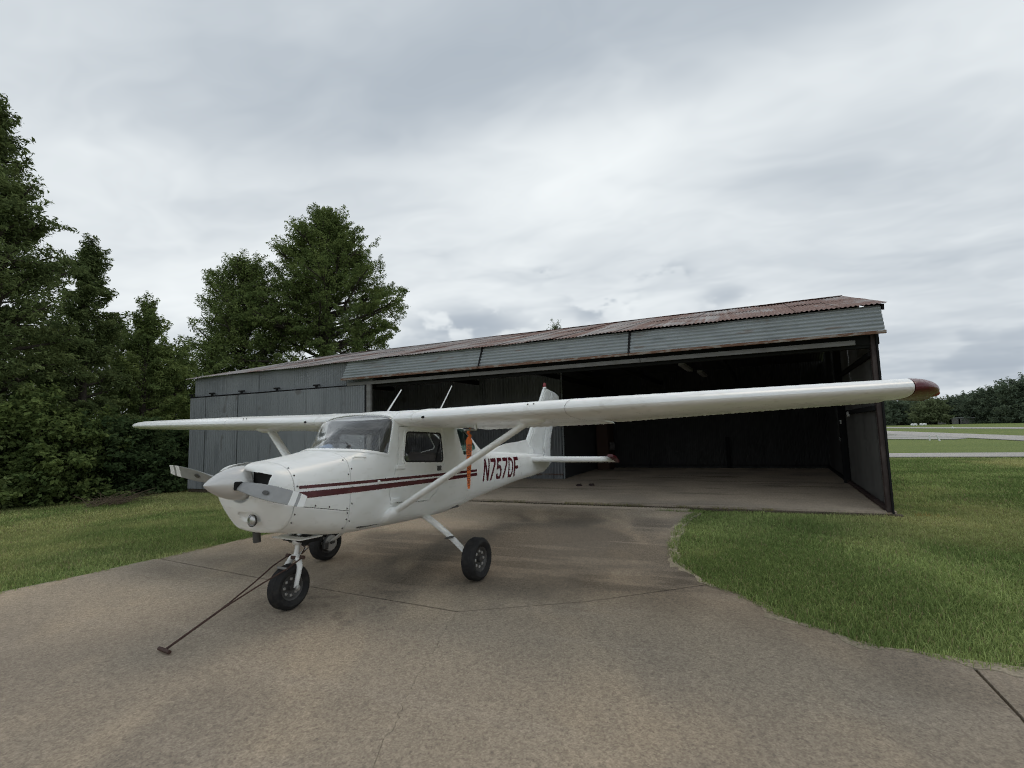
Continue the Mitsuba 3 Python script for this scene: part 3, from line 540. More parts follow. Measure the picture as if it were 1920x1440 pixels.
# stripes and registration follow the skin
def band(x0, x1, z0, z1, nm, n=60):
    xs = np.linspace(x0, x1, n); rows = []
    for t in np.linspace(0, 1, 5):
        zz = z0(xs) * (1 - t) + z1(xs) * t; rows.append(np.stack([xs, surf_y(xs, zz) + .0022, zz], 1))
    pp(nm, grid(np.array(rows)[:, ::-1]), 'paint_maroon', True)
L_ = lambda a, b, x0=.53, x1=3.415: (lambda x: a + (b - a) * (x - x0) / (x1 - x0))
band(.545, 3.415, L_(1.078, 1.060), L_(1.104, 1.090), 'upper_stripe'); band(.545, 3.415, L_(.996, 1.006), L_(1.052, 1.044), 'lower_stripe')
def letters(txt, x0, x1, zc0, zc1, h, shear, nm):
    adv = (x1 - x0) / len(txt)
    for i, ch in enumerate(txt):
        v, f = tm(meshkit.text_mesh(ch, 1.0, .002, bold=True)); v[:, 0] -= v[:, 0].min(); w = v[:, 0].max(); hh = v[:, 1].max()
        s_ = np.clip(v[:, 1] / hh, 0, 1); X = x0 + adv * i + (v[:, 0] / w) * adv * .84 + shear * s_
        zc = zc0 + (zc1 - zc0) * (X - x0) / (x1 - x0); Z = zc + h * s_
        m = trimesh.Trimesh(np.stack([X, v[:, 2], Z], 1), f, process=False); m = m.subdivide_to_size(.05, max_iter=8) if hasattr(m, 'subdivide_to_size') else m
        v2, f2 = np.array(m.vertices), np.array(m.faces); v2[:, 1] += surf_y(v2[:, 0], v2[:, 2]) + .0015
        pp(nm, (v2, f2[:, ::-1]), 'paint_maroon')
letters('N757DF', 3.58, 4.92, .915, .902, .305, .11, 'registration_letter')
# wings
WP = dict(xr=1.658, zr=1.696, dih=.017, inc=.034, ct=1.117, xt=1.75, ys=2.402, cr=1.631)
def naca(n, m=.02, p=.4, t=.12):
    b = np.linspace(0, np.pi, n); x = .5 * (1 - np.cos(b)); yt = 5 * t * (.2969 * np.sqrt(x) - .126 * x - .3516 * x ** 2 + .2843 * x ** 3 - .1036 * x ** 4)
    yc = np.where(x < p, m / p ** 2 * (2 * p * x - x * x), m / (1 - p) ** 2 * (1 - 2 * p + 2 * p * x - x * x)); return x, yc + yt, yc - yt
AX, AU, AL = naca(41)
def wst(y):
    k = max(0, (y - WP['ys']) / (4.85 - WP['ys'])); return WP['xr'] + (WP['xt'] - WP['xr']) * k, WP['cr'] + (WP['ct'] - WP['cr']) * k, WP['zr'] + WP['dih'] * y, WP['inc'] - .017 * k
def wpt(y, X, Z, s=1):
    xl, c, z, i = wst(y); dx, dz = X * c, Z * c; return np.stack([xl + dx * math.cos(i) + dz * math.sin(i), np.full_like(np.asarray(dx, float), s * y), z - dx * math.sin(i) + dz * math.cos(i)], -1)
def sec(y, a, b, s, zo=0., n=26, droop=0.):
    xs = a + (b - a) * .5 * (1 - np.cos(np.linspace(0, np.pi, n))) if a == 0 else np.linspace(a, b, n)
    u, l = np.interp(xs, AX, AU), np.interp(xs, AX, AL); dr_ = -droop * np.maximum(xs - a, 0)
    P = np.r_[wpt(y, xs, u + zo + dr_, s), wpt(y, xs[::-1][(1 if b >= .999 else 0):(-1 if a == 0 else None)], (l - zo + dr_)[::-1][(1 if b >= .999 else 0):(-1 if a == 0 else None)], s)]
    return P if s > 0 else P[::-1]
for s in (1, -1):
    W_ = A + ('wing' if s > 0 else 'wing_001'); wk = W_ + '__'
    put(W_, (lambda q: (PW(q[0]), q[1]))(loft([sec(y, 0, .745, s) for y in np.r_[np.linspace(.46, 2.40, 9), np.linspace(2.45, 4.85, 11)]])), 'paint_wing', smooth=30, exact=True)
    def beads(ya, yb, nm, droop, par):
        ys = np.arange(ya, yb + 1e-6, .0225); zo = .0042 * np.clip(np.sin((ys - ya) / .09 * 2 * np.pi) * 1.6, -1, 1) * (np.minimum(ys - ya, yb - ys) > .03)
        put(par + nm, (lambda q: (PW(q[0]), q[1]))(loft([sec(y, .752, 1., s, z / 1.4, 12, droop) for y, z in zip(ys, zo)])), 'paint_wing', smooth=40, exact=True)
    beads(.64, 2.38, 'flap', .085, wk); beads(2.41, 4.82, 'aileron', .05 if s > 0 else -.03, wk)
    # tip cap
    secs = []
    for t in np.linspace(0, 1, 14):
        y = 4.855 + .205 * math.sin(t * np.pi / 2); k = max(math.cos(t * np.pi / 2), .02); P = sec(4.85, 0, 1., s, 0, 26); P = P.copy(); c = wpt(4.85, np.array(.62), np.array(.0), s)
        P = c + (P - c) * [.30 + .70 * k ** 1.0, 1, .12 + .88 * k]; P[:, 1] = s * y; P[:, 2] -= .06 * (1 - k) * (P[:, 0] - c[0] + .5); secs.append(P)
    v, f = loft(secs); put(wk + 'wing_tip', (PW(v), f), 'paint_tip_red' if s > 0 else 'paint_wing', smooth=40, exact=True)
    if s > 0: labels[wk + 'wing_tip'] = {'label': 'dark red wing tip'}
    v, f = tm(trimesh.creation.icosphere(2, 1.)); put(wk + 'navigation_light', (PW(v * [.06, .03, .025] + wpt(4.85, np.array(.35), np.array(.0), s) + [0, s * .185, -.015]), f[:, ::-1]), 'red_lens' if s > 0 else 'lamp_glass', smooth=True, exact=True)
    # panel joint, vents and root fairing
    q = np.concatenate([wpt(2.40, AX[:30][::-1], AU[:30][::-1] + .0012, s), wpt(2.40, AX[1:30], AL[1:30] - .0012, s)]); q2 = q + [0, s * .003, 0]
    put(wk + 'panel_joint', (PW(np.vstack([q, q2])), np.array([[i, i + 1, len(q) + i + 1] for i in range(len(q) - 1)] + [[i, len(q) + i + 1, len(q) + i] for i in range(len(q) - 1)])), 'dark_grey_metal', exact=True)
    v, f = loft([sec(y, 0, .745, s) * 1. + (0) for y in (.70, .712)]); c = v.mean(0); v = c + (v - c) * [1.012, 1, 1.05]; put(wk + 'root_band', (PW(v), f), 'paint_white', smooth=30, exact=True)
    ms = []
    for y, X, Z in ((.86, .004, .012), (2.02, .03, .042), (2.08, .03, .042), (2.05, .018, .022)):
        c = wpt(y, np.array(X), np.array(Z * .9), s); ms.append((tm(trimesh.creation.icosphere(1, .007))[0] * [.8, 1.4, .9] + c, tm(trimesh.creation.icosphere(1, .007))[1]))
    ms[0] = (tm(trimesh.creation.icosphere(2, .014))[0] * [.7, 1.7, .9] + wpt(.86, np.array(.002), np.array(.0), s), tm(trimesh.creation.icosphere(2, .014))[1])
    v, f = cat_(*ms); put(wk + 'vent_hole', (PW(v), f[:, ::-1]), 'dark_void', smooth=True, exact=True)
    for X, up_ in ((.22, 1), (.16, 0), (.52, 0)):
        ys_ = np.linspace(.75, 4.8, 30); Z_ = np.interp(X, AX, AU if up_ else AL) + (.0009 if up_ else -.0009); r1_ = np.array([[wpt(y, np.array(X), np.array(Z_), s), wpt(y, np.array(X + .0022), np.array(Z_), s)] for y in ys_]); v, f = grid(r1_); put(wk + 'skin_seam' + f'_{int(X * 100):03d}', (PW(v), f), 'seam_grey', exact=True)
    # strut
    lo3, hi3 = V(1.60, s * .47, .715), V(1.98, s * 1.94, 1.668); d = (hi3 - lo3) / np.linalg.norm(hi3 - lo3); ch = V(1, 0, 0) - d * d[0]; ch /= np.linalg.norm(ch); th = np.cross(d, ch)
    a = np.linspace(0, 2 * np.pi, 20, endpoint=False); prof = lambda k: k * (np.outer(np.cos(a) * .062 + .012 * np.cos(a) ** 2, ch) + np.outer(np.sin(a) * .030, th))
    v, f = loft([lo3 + d * t * 1.80 + prof(1.) for t in np.linspace(.03, .97, 6)]); put(A + 'wing_strut' + ('' if s > 0 else '_001'), (PW(v), f if np.linalg.det(np.stack([ch, th, d])) < 0 else f[:, ::-1]), 'paint_wing', smooth=50, exact=True)
    for nm, p0, r in (('strut_fairing', lo3, (.105, .095, .075)), ('strut_fairing_001', hi3, (.15, .10, .042))):
        v, f = tm(trimesh.creation.icosphere(3, 1.)); B = np.stack([ch, np.cross(d, ch), d], 1) if nm == 'strut_fairing' else np.eye(3)
        q = v * ([.085, .062, .13] if nm == 'strut_fairing' else [.16, .13, .06]); put(A + 'wing_strut' + ('' if s > 0 else '_001') + '__' + nm, (PW(q @ B.T + p0 + (d * .015 if nm == 'strut_fairing' else -d * .005)), f[:, ::-1]), 'paint_white', smooth=True, exact=True)
# roof fairing over the cabin between the wing roots
pp('wing_root_fairing', loft([np.stack([wpt(0., AX[:32], AU[:32] * 1.0 + .002)[:, 0], np.full(32, y), wpt(abs(y), AX[:32], AU[:32] + .003)[:, 2]], 1).tolist() + np.stack([wpt(0., AX[31:0:-1], AU[31:0:-1])[:, 0], np.full(31, y), wpt(abs(y), AX[31:0:-1], AU[31:0:-1] * .55)[:, 2]], 1).tolist() for y in np.linspace(-.47, .47, 7)]), 'paint_white', 30)
# tail
def tail_surface(root, tip, th, ax, n=18):
    """root, tip: (x_le, x_te, position along ax); ax 'z' for the fin, 'y' for the stabiliser."""
    t = .5 * (1 - np.cos(np.linspace(0, np.pi, n))); prof = .5 * th * 4 * np.sqrt(t) * (1 - t) ** .8 * 1.1
    return t, prof
def slab_poly(poly, th, ax, z0=0., edge=.35):
    """A thin tail surface with this plan outline (shapely polygon), thinner towards its edges."""
    rings_ = [(poly.buffer(-.0), .18), (poly.buffer(-.012), .6), (poly.buffer(-.05), .9), (poly.buffer(-.10), 1.)]
    M = m3.Manifold()
    for g, k in rings_:
        if g.is_empty: continue
        w, fc = extrude(g, -th / 2 * k, th / 2 * k); M = M + man((w, fc))
    w, fc = vf_(M); return (w[:, [0, 2, 1]] + [0, z0, 0], fc[:, ::-1]) if ax == 'y' else (w + [0, 0, z0], fc)
FIN = Polygon([(5.80, 1.16), (5.80, 1.47), (5.985, 1.70), (6.60, 2.495), (6.64, 2.515), (6.93, 2.485), (6.515, 1.46), (6.43, 1.20), (6.4, .95), (6.2, .95)])
pp('fin', slab_poly(FIN, .085, 'y'), 'paint_white', 25)
RUD = Polygon([(6.445, 1.20), (6.53, 1.46), (6.945, 2.485), (7.20, 2.455), (7.36, 2.40), (7.37, 2.36), (7.0, 1.735), (6.875, 1.50), (6.84, 1.15), (6.80, 1.02), (6.52, .865), (6.41, .86), (6.415, 1.0)])
pp('rudder', slab_poly(RUD, .06, 'y'), 'paint_white', 25)
v, f = loft([np.array([(x, w, z0), (x, 0, zt), (x, -w, z0), (x, 0, z0 - .03)]) for x, w, z0, zt in ((4.35, .05, 1.28, 1.315), (5.0, .07, 1.25, 1.425), (5.45, .075, 1.22, 1.455), (5.86, .07, 1.19, 1.50), (6.0, .055, 1.18, 1.68))]); pp('dorsal_fin', (v, f[:, ::-1]), 'paint_white', 20)
pp('beacon', lathe([(0, 0), (.032, 0), (.035, .03), (.030, .065), (.016, .085), (0, .088)], 16, 'z', (6.66, 0, 2.53)), 'red_lens', True); pp('beacon_base', lathe([(0, 0), (.038, 0), (.034, .025), (0, .025)], 16, 'z', (6.66, 0, 2.508)), 'paint_white')
for s in (1, -1):
    sg = '' if s > 0 else '_001'; P_ = lambda pts: Polygon([(x, s * y) for x, y in pts])
    pp('stabiliser', slab_poly(P_([(5.56, .10), (5.60, .14), (5.86, 1.38), (5.90, 1.42), (6.30, 1.44), (6.36, .06), (5.6, .06)]), .085, 'z', 1.135), 'paint_white', 25)
    v, f = slab_poly(P_([(6.37, .08), (6.305, 1.44), (6.02, 1.435), (6.02, 1.515), (6.20, 1.53), (6.62, 1.46), (6.70, .25), (6.60, .08)]), .055, 'z', 0.); v = v - [6.33, 0, 0]; ca, sa = math.cos(.20), math.sin(.20)
    v = np.stack([v[:, 0] * ca + v[:, 2] * sa, v[:, 1], v[:, 2] * ca - v[:, 0] * sa], 1) + [6.33, 0, 1.135]
    pp('elevator', (v, f), 'paint_white', 25)
    v, f = slab_poly(P_([(6.015, 1.428), (6.0, 1.50), (6.03, 1.535), (6.22, 1.545), (6.635, 1.475), (6.64, 1.38), (6.31, 1.40), (6.31, 1.432)]), .075, 'z', 0.); v = v - [6.33, 0, 0]
    v = np.stack([v[:, 0] * ca + v[:, 2] * sa, v[:, 1], v[:, 2] * ca - v[:, 0] * sa], 1) + [6.33, 0, 1.135]; pp('elevator_tip', (v, f), 'paint_tip_red', 25)
pp('tie_down_ring', tube([(6.25, 0, .90), (6.25, 0, .80)], .006, 6), 'dark_grey_metal')
pp('tail_cable', tube([(6.30, .115, 1.16), (6.33, .11, 1.24), (6.34, .10, 1.32)], .004, 5), 'dark_grey_metal')
for x0, x1, z0, z1 in ((2.08, 2.34, 1.80, 2.10), (3.02, 3.42, 1.74, 2.25)): pp('antenna', tube([(x0, .0, z0), (x1, .0, z1)], [.010, .0065], 8), 'post_white', 40)
pp('whip_antenna', tube([(6.75, -.05, 2.42), (7.6, -.55, 2.36)], .003, 5), 'dark_grey_metal'); 
# undercarriage
def wheel(par, c, R, w, side):
    h = w / 2
    pr = [(R * .56, -h * .62), (R * .66, -h * .88), (R * .80, -h), (R * .92, -h * .82), (R * .97, -h * .55)]
    for yy in (-.5, -.3, -.1, .1, .3, .5): pr += [(R * .985, h * (yy - .045)), (R * .972, h * yy), (R * .985, h * (yy + .045))] if abs(yy) > .05 else []
    pr += [(R * .97, h * .55), (R * .92, h * .82), (R * .80, h), (R * .66, h * .88), (R * .56, h * .62)]
    pp('tyre', lathe(pr, 56, 'y', c), 'rubber', 40, key=par)
    pp('rim', lathe([(R * .57, -h * .66), (R * .50, -h * .60), (R * .44, -h * .40), (R * .2, -h * .30), (.0, -h * .3)] [::1] + [(0, h * .3), (R * .2, h * .30), (R * .44, h * .40), (R * .50, h * .60), (R * .57, h * .66)], 40, 'y', c), 'dark_grey_metal', 30, key=par)
    ms = []
    for k in range(8):
        a_ = k * np.pi / 4
        for sg in (1, -1): ms.append(box((c[0] + R * .36 * math.cos(a_), c[1] + sg * h * .40, c[2] + R * .36 * math.sin(a_)), (R * .13, .02, R * .13), .006))
    pp('rim_bolt', cat_(*ms), 'aluminium', key=par); pp('hub', lathe([(0, -h * .78), (R * .13, -h * .7), (R * .15, -h * .3), (R * .15, h * .3), (R * .13, h * .7), (0, h * .78)], 20, 'y', c), 'dark_grey_metal', 30, key=par)
for s, nm in ((1, 'main_gear'), (-1, 'main_gear_001')):
    K = A + nm + '__'; cz = .222 - (.054 - .024 * 2.254 - .0024 * s * 1.12); c = V(2.254, s * 1.125, cz); wheel(A + nm.replace('gear', 'wheel') + '__', c, .222, .155, s)
    top, bot = V(2.36, s * .33, .625), V(2.262, s * 1.02, cz + .02); ms = []
    secs = []
    for t in np.linspace(0, 1, 8):
        p = top + (bot - top) * t + V(0, 0, .03 * math.sin(t * np.pi)); w_, h_ = .135 - .055 * t, .055 - .014 * t; a = np.linspace(0, 2 * np.pi, 16, endpoint=False); secs.append(p + np.stack([w_ / 2 * np.cos(a), h_ / 2 * np.sin(a) * .45, h_ / 2 * np.sin(a) * .9], 1))
    pp('leg', secs and loft(secs), 'paint_wing', 50, key=K)
    pp('axle', tube([(2.258, s * .99, cz + .02), (2.254, s * 1.06, cz)], .026, 12), 'dark_grey_metal', 40, key=K); pp('brake', lathe([(.0, -.02), (.095, -.02), (.095, .02), (0, .02)], 28, 'y', (2.254, s * 1.045, cz)), 'aluminium', 30, key=K); pp('brake_caliper', box((2.17, s * 1.035, cz - .02), (.07, .06, .09), .01), 'dark_grey_metal', key=K)
    pp('step', box((2.22, s * .80, .425), (.13, .05, .012), .004), 'dark_grey_metal', key=K); pp('leg_fairing', loft([np.array(top) + V(0, s * .01, .01) + np.stack([k * .10 * np.cos(a), k * .045 * np.sin(a), 0 * a + z], 1) for z, k in ((-.045, .55), (-.02, .85), (.0, 1.1), (.03, 1.25))]), 'paint_white', 50, key=K)
NZc = .200 - (.054 - .024 * .83)
K = A + 'nose_gear__'; wheel(A + 'nose_wheel__', V(.83, 0, NZc), .200, .135, 1)
for s in (1, -1): pp('fork', tube([(.83, s * .088, NZc), (.848, s * .09, NZc + .09), (.868, s * .086, NZc + .175), (.885, s * .05, NZc + .235), (.89, s * .0, NZc + .255)], [.019, .022, .025, .028, .03], 12), 'paint_white', 50, key=K)
for s in (1, -1): pp('axle_nut', lathe([(0, 0), (.024, 0), (.024, .016), (.012, .018), (.012, .028), (0, .028)], 14, 'y', (.83, .105 if s > 0 else -.135, NZc)), 'aluminium', 30, key=K)
pp('strut', tube([(.888, 0, NZc + .24), (.905, 0, NZc + .32), (.93, 0, NZc + .47)], [.026, .024, .026], 16), 'paint_silver', 50, key=K); pp('oleo', tube([(.905, 0, NZc + .325), (.912, 0, NZc + .36)], .021, 16), 'aluminium', 50, key=K)
pp('collar', lathe([(0, 0), (.045, 0), (.05, .02), (.045, .04), (0, .04)], 20, 'z', (.908, 0, NZc + .36)), 'paint_silver', 40, key=K); pp('collar', lathe([(0, 0), (.04, 0), (.045, .015), (.04, .03), (0, .03)], 20, 'z', (.89, 0, NZc + .235)), 'rusty_bar', 40, key=K)
pp('torque_link', tube([(.89, 0, NZc + .25), (1.01, 0, NZc + .30), (.925, 0, NZc + .37)], .012, 8), 'paint_white', 40, key=K)
pp('shimmy_damper', tube([(.90, -.10, NZc + .385), (.93, .14, NZc + .395)], .017, 10), 'dark_grey_metal', 40, key=K); pp('steering_rod', tube([(.92, .07, NZc + .385), (1.10, .12, NZc + .46)], .010, 8), 'dark_grey_metal', 40, key=K); pp('mount', box((.945, 0, .578), (.16, .34, .05), .01), 'dark_void', key=K)
pp('steering_collar', box((.922, .02, NZc + .415), (.10, .24, .055), .012), 'dark_grey_metal', key=K); pp('steering_arm', box((.90, .11, NZc + .40), (.05, .06, .08), .01), 'dark_void', key=K)
for sx in (-.02, .03): pp('brake_hose', tube([(.90, sx, NZc + .40), (.97 + sx, .05, NZc + .33), (.93, .03, NZc + .27)], .006, 6), 'rusty_bar', 40, key=K)
# cabin
pp('instrument_panel', box((1.42, 0, 1.20), (.05, .90, .28), .01), 'black_plastic'); pp('glare_shield', box((1.32, 0, 1.345), (.24, .80, .025), .008), 'cabin_lining'); pp('cabin_floor', box((2.1, 0, .66), (1.7, .86, .03)), 'cabin_lining')
for s in (1, -1):
    K = A + 'seat' + ('' if s > 0 else '_001') + '__'; pp('cushion', box((2.12, s * .235, .92), (.46, .42, .14), .04), 'seat_fabric', key=K); v, f = box((0, 0, .20), (.10, .40, .44), .035); v = np.stack([v[:, 0] + .22 * v[:, 2], v[:, 1], v[:, 2]], 1) + [2.36, s * .235, .92]; pp('backrest', (v, f), 'seat_fabric', key=K)
    pp('column', tube([(1.44, s * .235, 1.18), (1.62, s * .235, 1.20)], .014, 8), 'dark_grey_metal', 40, key=A + 'control_yoke' + ('' if s > 0 else '_001') + '__')
    pp('grip', tube([(1.62, s * .235 + .14 * math.cos(a_), 1.20 + .10 * math.sin(a_)) for a_ in np.linspace(2.6, 6.82, 16)], .013, 8), 'black_plastic', 50, key=A + 'control_yoke' + ('' if s > 0 else '_001') + '__')
pp('rear_bulkhead', box((3.30, 0, 1.0), (.03, .72, .62)), 'cabin_lining')
pp('sun_visor', box((1.76, .2, 1.66), (.02, .30, .10), .006), 'cabin_lining'); pp('shoulder_belt', tube([(2.60, .44, 1.62), (2.52, .40, 1.30), (2.44, .38, 1.0)], .012, 6), 'black_plastic')
# things lying on the glare shield and the seat
def lump(r, sc, c, seed, amp=.3):
    v, f = tm(trimesh.creation.icosphere(4, 1.)); v = v * (1 + amp * (meshkit.fbm(v * 2.1 + 5, 4, seed) - .5) * 2)[:, None]; return v * sc * r + c, f
v, f = lump(1., (.07, .10, .045), V(1.24, -.02, 1.40), 5); put('crumpled_cloth', (PW(v), f[:, ::-1]), 'blue_cloth', smooth=True); tag('crumpled_cloth', 'pale blue crumpled cloth lying behind the aeroplane windshield', 'cloth')
a_ = np.linspace(0, np.pi, 14); put('headset__band', (PW(tube([(1.26 + .02 * math.sin(q), .16 + .10 * math.cos(q), 1.385 + .08 * math.sin(q)) for q in a_], .008, 8)[0]), tube([(1.26 + .02 * math.sin(q), .16 + .10 * math.cos(q), 1.385 + .08 * math.sin(q)) for q in a_], .008, 8)[1][:, ::-1]), 'black_plastic', smooth=50)
for sy in (.06, .26): v, f = tm(trimesh.creation.icosphere(2, 1.)); put('headset__ear_cup', (PW(v * [.04, .025, .048] + [1.26, sy, 1.395]), f[:, ::-1]), 'black_plastic', smooth=True)
tag('headset', 'black headset lying on the aeroplane glare shield beside the blue cloth', 'headset')

# orange warning ribbon on the pitot mast under the port wing
pp('mast', tube([(2.06, 1.235, 1.655), (2.06, 1.235, 1.575)], .018, 10), 'paint_silver', 40, key=A + 'pitot__'); pp('tube', tube([(2.07, 1.235, 1.58), (1.86, 1.235, 1.575)], [.013, .008], 10), 'aluminium', 40, key=A + 'pitot__')
RT = V(2.0, 1.197, 1.592); rx = V(.6, .8, 0); ry = V(-.8, .6, 0)  # ribbon faces the camera side
def rib(x, z): return RT + x * rx + ry * (.006 * np.sin(z * 14) + .004 * np.sin(z * 31 + 1)) + V(0, 0, z) + rx * (.008 * z)
zs = np.linspace(-.085, -.615, 40); wd = np.interp(zs, [-.615, -.58, -.48, -.16, -.125, -.085], [.010, .015, .019, .030, .035, .018])
rows = []
for o in (0, .0016):
    rows.append(np.array([[rib(-w + .0, z) + ry * o, rib(w, z) + ry * o] for z, w in zip(zs, wd)]))
v1, f1 = grid(rows[0]); v2, f2 = grid(rows[1]); put('warning_ribbon__strip', (PW(np.vstack([v1, v2])), np.vstack([f1, f2[:, ::-1] + len(v1)])), 'orange_ribbon', smooth=False)
k_ = lambda t: rib(.012 * math.sin(t * 9), -.088 + .09 * t) + ry * (.012 * math.cos(t * 9))
v, f = tube([k_(t) for t in np.linspace(0, 1, 14)], [.016, .018, .016, .014, .012, .012, .014, .015, .014, .012, .010, .009, .008, .006], 8); put('warning_ribbon__knot', (PW(v), f[:, ::-1]), 'orange_ribbon', smooth=50)
txt = 'REMOVE BEFORE FLIGHT'; zc = -.165; adv = .0213
for i, ch in enumerate(txt):
    if ch == ' ': continue
    v, f = tm(meshkit.text_mesh(ch, 1., .0, bold=True) if False else meshkit.text_mesh(ch, 1., .02, bold=True)); v[:, 0] -= v[:, 0].min(); w_ = v[:, 0].max(); h_ = np.interp(zc - adv * i, [-.60, -.48, -.16], [.020, .030, .048])
    Z = zc - adv * i - v[:, 0] / w_ * adv * .74; X = -h_ / 2 + np.clip(v[:, 1] / v[:, 1].max(), 0, 1) * h_
    P = np.array([rib(x, z) for x, z in zip(X, Z)]) + ry * (.0016 + .0012 + v[:, 2:3] * .02)
    put('warning_ribbon__letter', (PW(P), f), 'black_plastic')
tag('warning_ribbon', 'orange warning ribbon with black lettering hanging under the port wing', 'ribbon')

# tow bar from the nose fork to the concrete
hd = V(-2.60, 3.81, .022); pa, pb = PW([(.885, .095, NZc + .255)])[0], PW([(.885, -.095, NZc + .255)])[0]; mid = (pa + pb) / 2; jn = mid + (hd - mid) * .55 - V(0, 0, .0)
sd = (pa - pb) / np.linalg.norm(pa - pb); bow = lambda p, s: [p, p + (jn - p) * .25 + sd * s * .03, p + (jn - p) * .6 + sd * s * .012, jn + sd * s * .012, jn + (hd - jn) * .12 + sd * s * .008]
for p, s in ((pa, 1), (pb, -1)): put('tow_bar__prong', tube(bow(p, s), .0065, 8), 'rusty_bar', smooth=50)
put('tow_bar__shaft', tube([jn, hd + (jn - hd) * .5, hd], .0088, 10), 'rusty_bar', smooth=50)
hx_ = V(.62, -.36, 0); hx_ /= np.linalg.norm(hx_); put('tow_bar__handle', tube([hd - hx_ * .075, hd + hx_ * .075], .014, 12), 'rusty_bar', smooth=50)
q = mid + (jn - mid) * .27; put('tow_bar__sleeve', tube([q - sd * .02 - V(0, 0, .0), q + sd * .10], .011, 10), 'rail_grey', smooth=50)
for p in (pa, pb): put('tow_bar__pin', tube([p - sd * .02, p + sd * .02], .017, 10), 'rusty_bar', smooth=50)
tag('tow_bar', 'rusty steel tow bar hooked to the nose wheel, handle resting on the concrete', 'tow bar')

# ------------------------------------------------------------------ trees and shrubs
def leaf_quads(c, nrm, size, rng, asp=.62, fold=.25):
    """One pointed leaf of two triangles per centre."""
    n = len(c); a = rng.normal(size=(n, 3)); a -= nrm * (a * nrm).sum(1, keepdims=True); a /= np.linalg.norm(a, axis=1, keepdims=True) + 1e-9
    b = np.cross(nrm, a); s = size[:, None]; up = nrm * s * fold
    P = np.stack([c - a * s * .5, c + b * s * asp * .5 + up * .5, c + a * s * .5, c - b * s * asp * .5 + up * .5], 1).reshape(-1, 3)
    i = np.arange(n)[:, None] * 4; return P, np.concatenate([i + [0, 1, 2], i + [0, 2, 3]])
def tree(name, x, y, Ht, R, label, seed, shape='cone', n=26000, leaf=.15, col=((.040, .066, .018), (.070, .095, .022)), z0=0.0, low=.12, group=None, lean=(0, 0), nb=None, trunk=True, cat='tree', clump=.30, tri=False):
    rng = np.random.default_rng(seed); base = V(x, y, z0)
    prof = {'cone': lambda h: np.clip(1.12 * (1 - h) ** .75, 0, 1) * np.minimum(1, .45 + h * 3), 'egg': lambda h: np.sqrt(np.clip(1 - ((h - .42) / .60) ** 2, 0, 1)), 'ovoid': lambda h: np.where(h < .32, np.sqrt(np.clip(1 - ((h - .32) / .50) ** 2, 0, 1)), np.clip(1.02 - (abs(h - .32) / .68) ** 1.45, 0, 1)), 'dome': lambda h: np.sqrt(np.clip(1 - ((h - .35) / .66) ** 2, 0, 1)), 'bush': lambda h: np.sqrt(np.clip(1 - (h / 1.02) ** 2.2, 0, 1))}[shape]
    nb = nb or int(26 + Ht * 3.2); segs, cl = [], []
    tr = lambda h: base + V(lean[0] * h * h, lean[1] * h * h, Ht * h) + V(math.sin(h * 7 + seed), math.cos(h * 6 + seed), 0) * .012 * Ht * h * (1 - h)
    segs.append(([tr(h) for h in np.linspace(0, .97, 9)], np.linspace(.020, .003, 9) * Ht))
    for k in range(nb):
        h = low + (.985 - low) * ((k + rng.random()) / nb) ** .92; hh = (h - low) / (1 - low); az = k * 2.39996 + rng.normal(0, .35)
        L = max(R * prof(hh) * rng.uniform(.72, 1.10), .25); e = np.radians(np.interp(hh, [0, .5, 1], [2, 28, 62]) + rng.normal(0, 9)); d = V(math.cos(az) * math.cos(e), math.sin(az) * math.cos(e), math.sin(e))
        p0 = tr(max(h - .04, .02)); side = np.cross(d, NZ); side /= np.linalg.norm(side) + 1e-9
        pts = [p0 + d * L * t + NZ * (.10 * L * (t * t if hh > .3 else -t * t * .8)) + side * L * .05 * math.sin(t * 5 + k) for t in np.linspace(0, 1, 6)]
        segs.append((pts, np.linspace(.0075, .0015, 6) * Ht * (.4 + .6 * L / max(R, .1))))
        m = max(3, int(L / clump * 2.3)); 
        for j in range(m):
            t = rng.uniform(.22, 1.05) ** .8; q = pts[0] + (pts[-1] - pts[0]) * min(t, 1.03); w = L * .34 * (1.15 - t * .75)
            q = q + side * rng.normal(0, w) + NZ * rng.normal(.05, w * .38); tw = d * rng.uniform(.4, 1.1) + side * rng.normal(0, .6) + NZ * rng.normal(.18, .40); cl.append((q, rng.uniform(.7, 1.25) * (.75 + .35 * (1 - t)), rng.random(), tw / np.linalg.norm(tw)))
            if j % 3 == 0: segs.append(([pts[min(int(t * 5), 4)], (pts[min(int(t * 5), 4)] + q) / 2 + NZ * .03, q], V(.0028, .002, .001) * Ht))
    if trunk:
        ms = [tube(p, np.maximum(r, .004), 6 if i else 10, cap=False) for i, (p, r) in enumerate(segs)]; put(name + '__trunk', cat_(*ms), 'bark', smooth=True, exact=True)
    C = np.array([c[0] for c in cl]); S = np.array([c[1] for c in cl]); hue = np.array([c[2] for c in cl])
    w = S ** 2; idx = rng.choice(len(cl), n, p=w / w.sum()); off = rng.normal(size=(n, 3)); off /= np.linalg.norm(off, axis=1, keepdims=True) + 1e-9
    TW = np.array([c[3] for c in cl]); uu = rng.uniform(-.35, 1.0, n) ** 1.0; off *= (rng.random(n) ** .5 * (.85 - .45 * np.clip(uu, 0, 1)))[:, None] * (clump * S[idx])[:, None] * [1.0, 1.0, .6]
    off = off + TW[idx] * (uu * 1.75 * clump * S[idx])[:, None]
    c = C[idx] + off; keep = c[:, 2] > z0 + .03; c, idx, off = c[keep], idx[keep], off[keep]
    nrm = off / (np.linalg.norm(off, axis=1, keepdims=True) + 1e-9) * .5 + rng.normal(size=c.shape) * .55 + [0, 0, .55]; nrm /= np.linalg.norm(nrm, axis=1, keepdims=True)
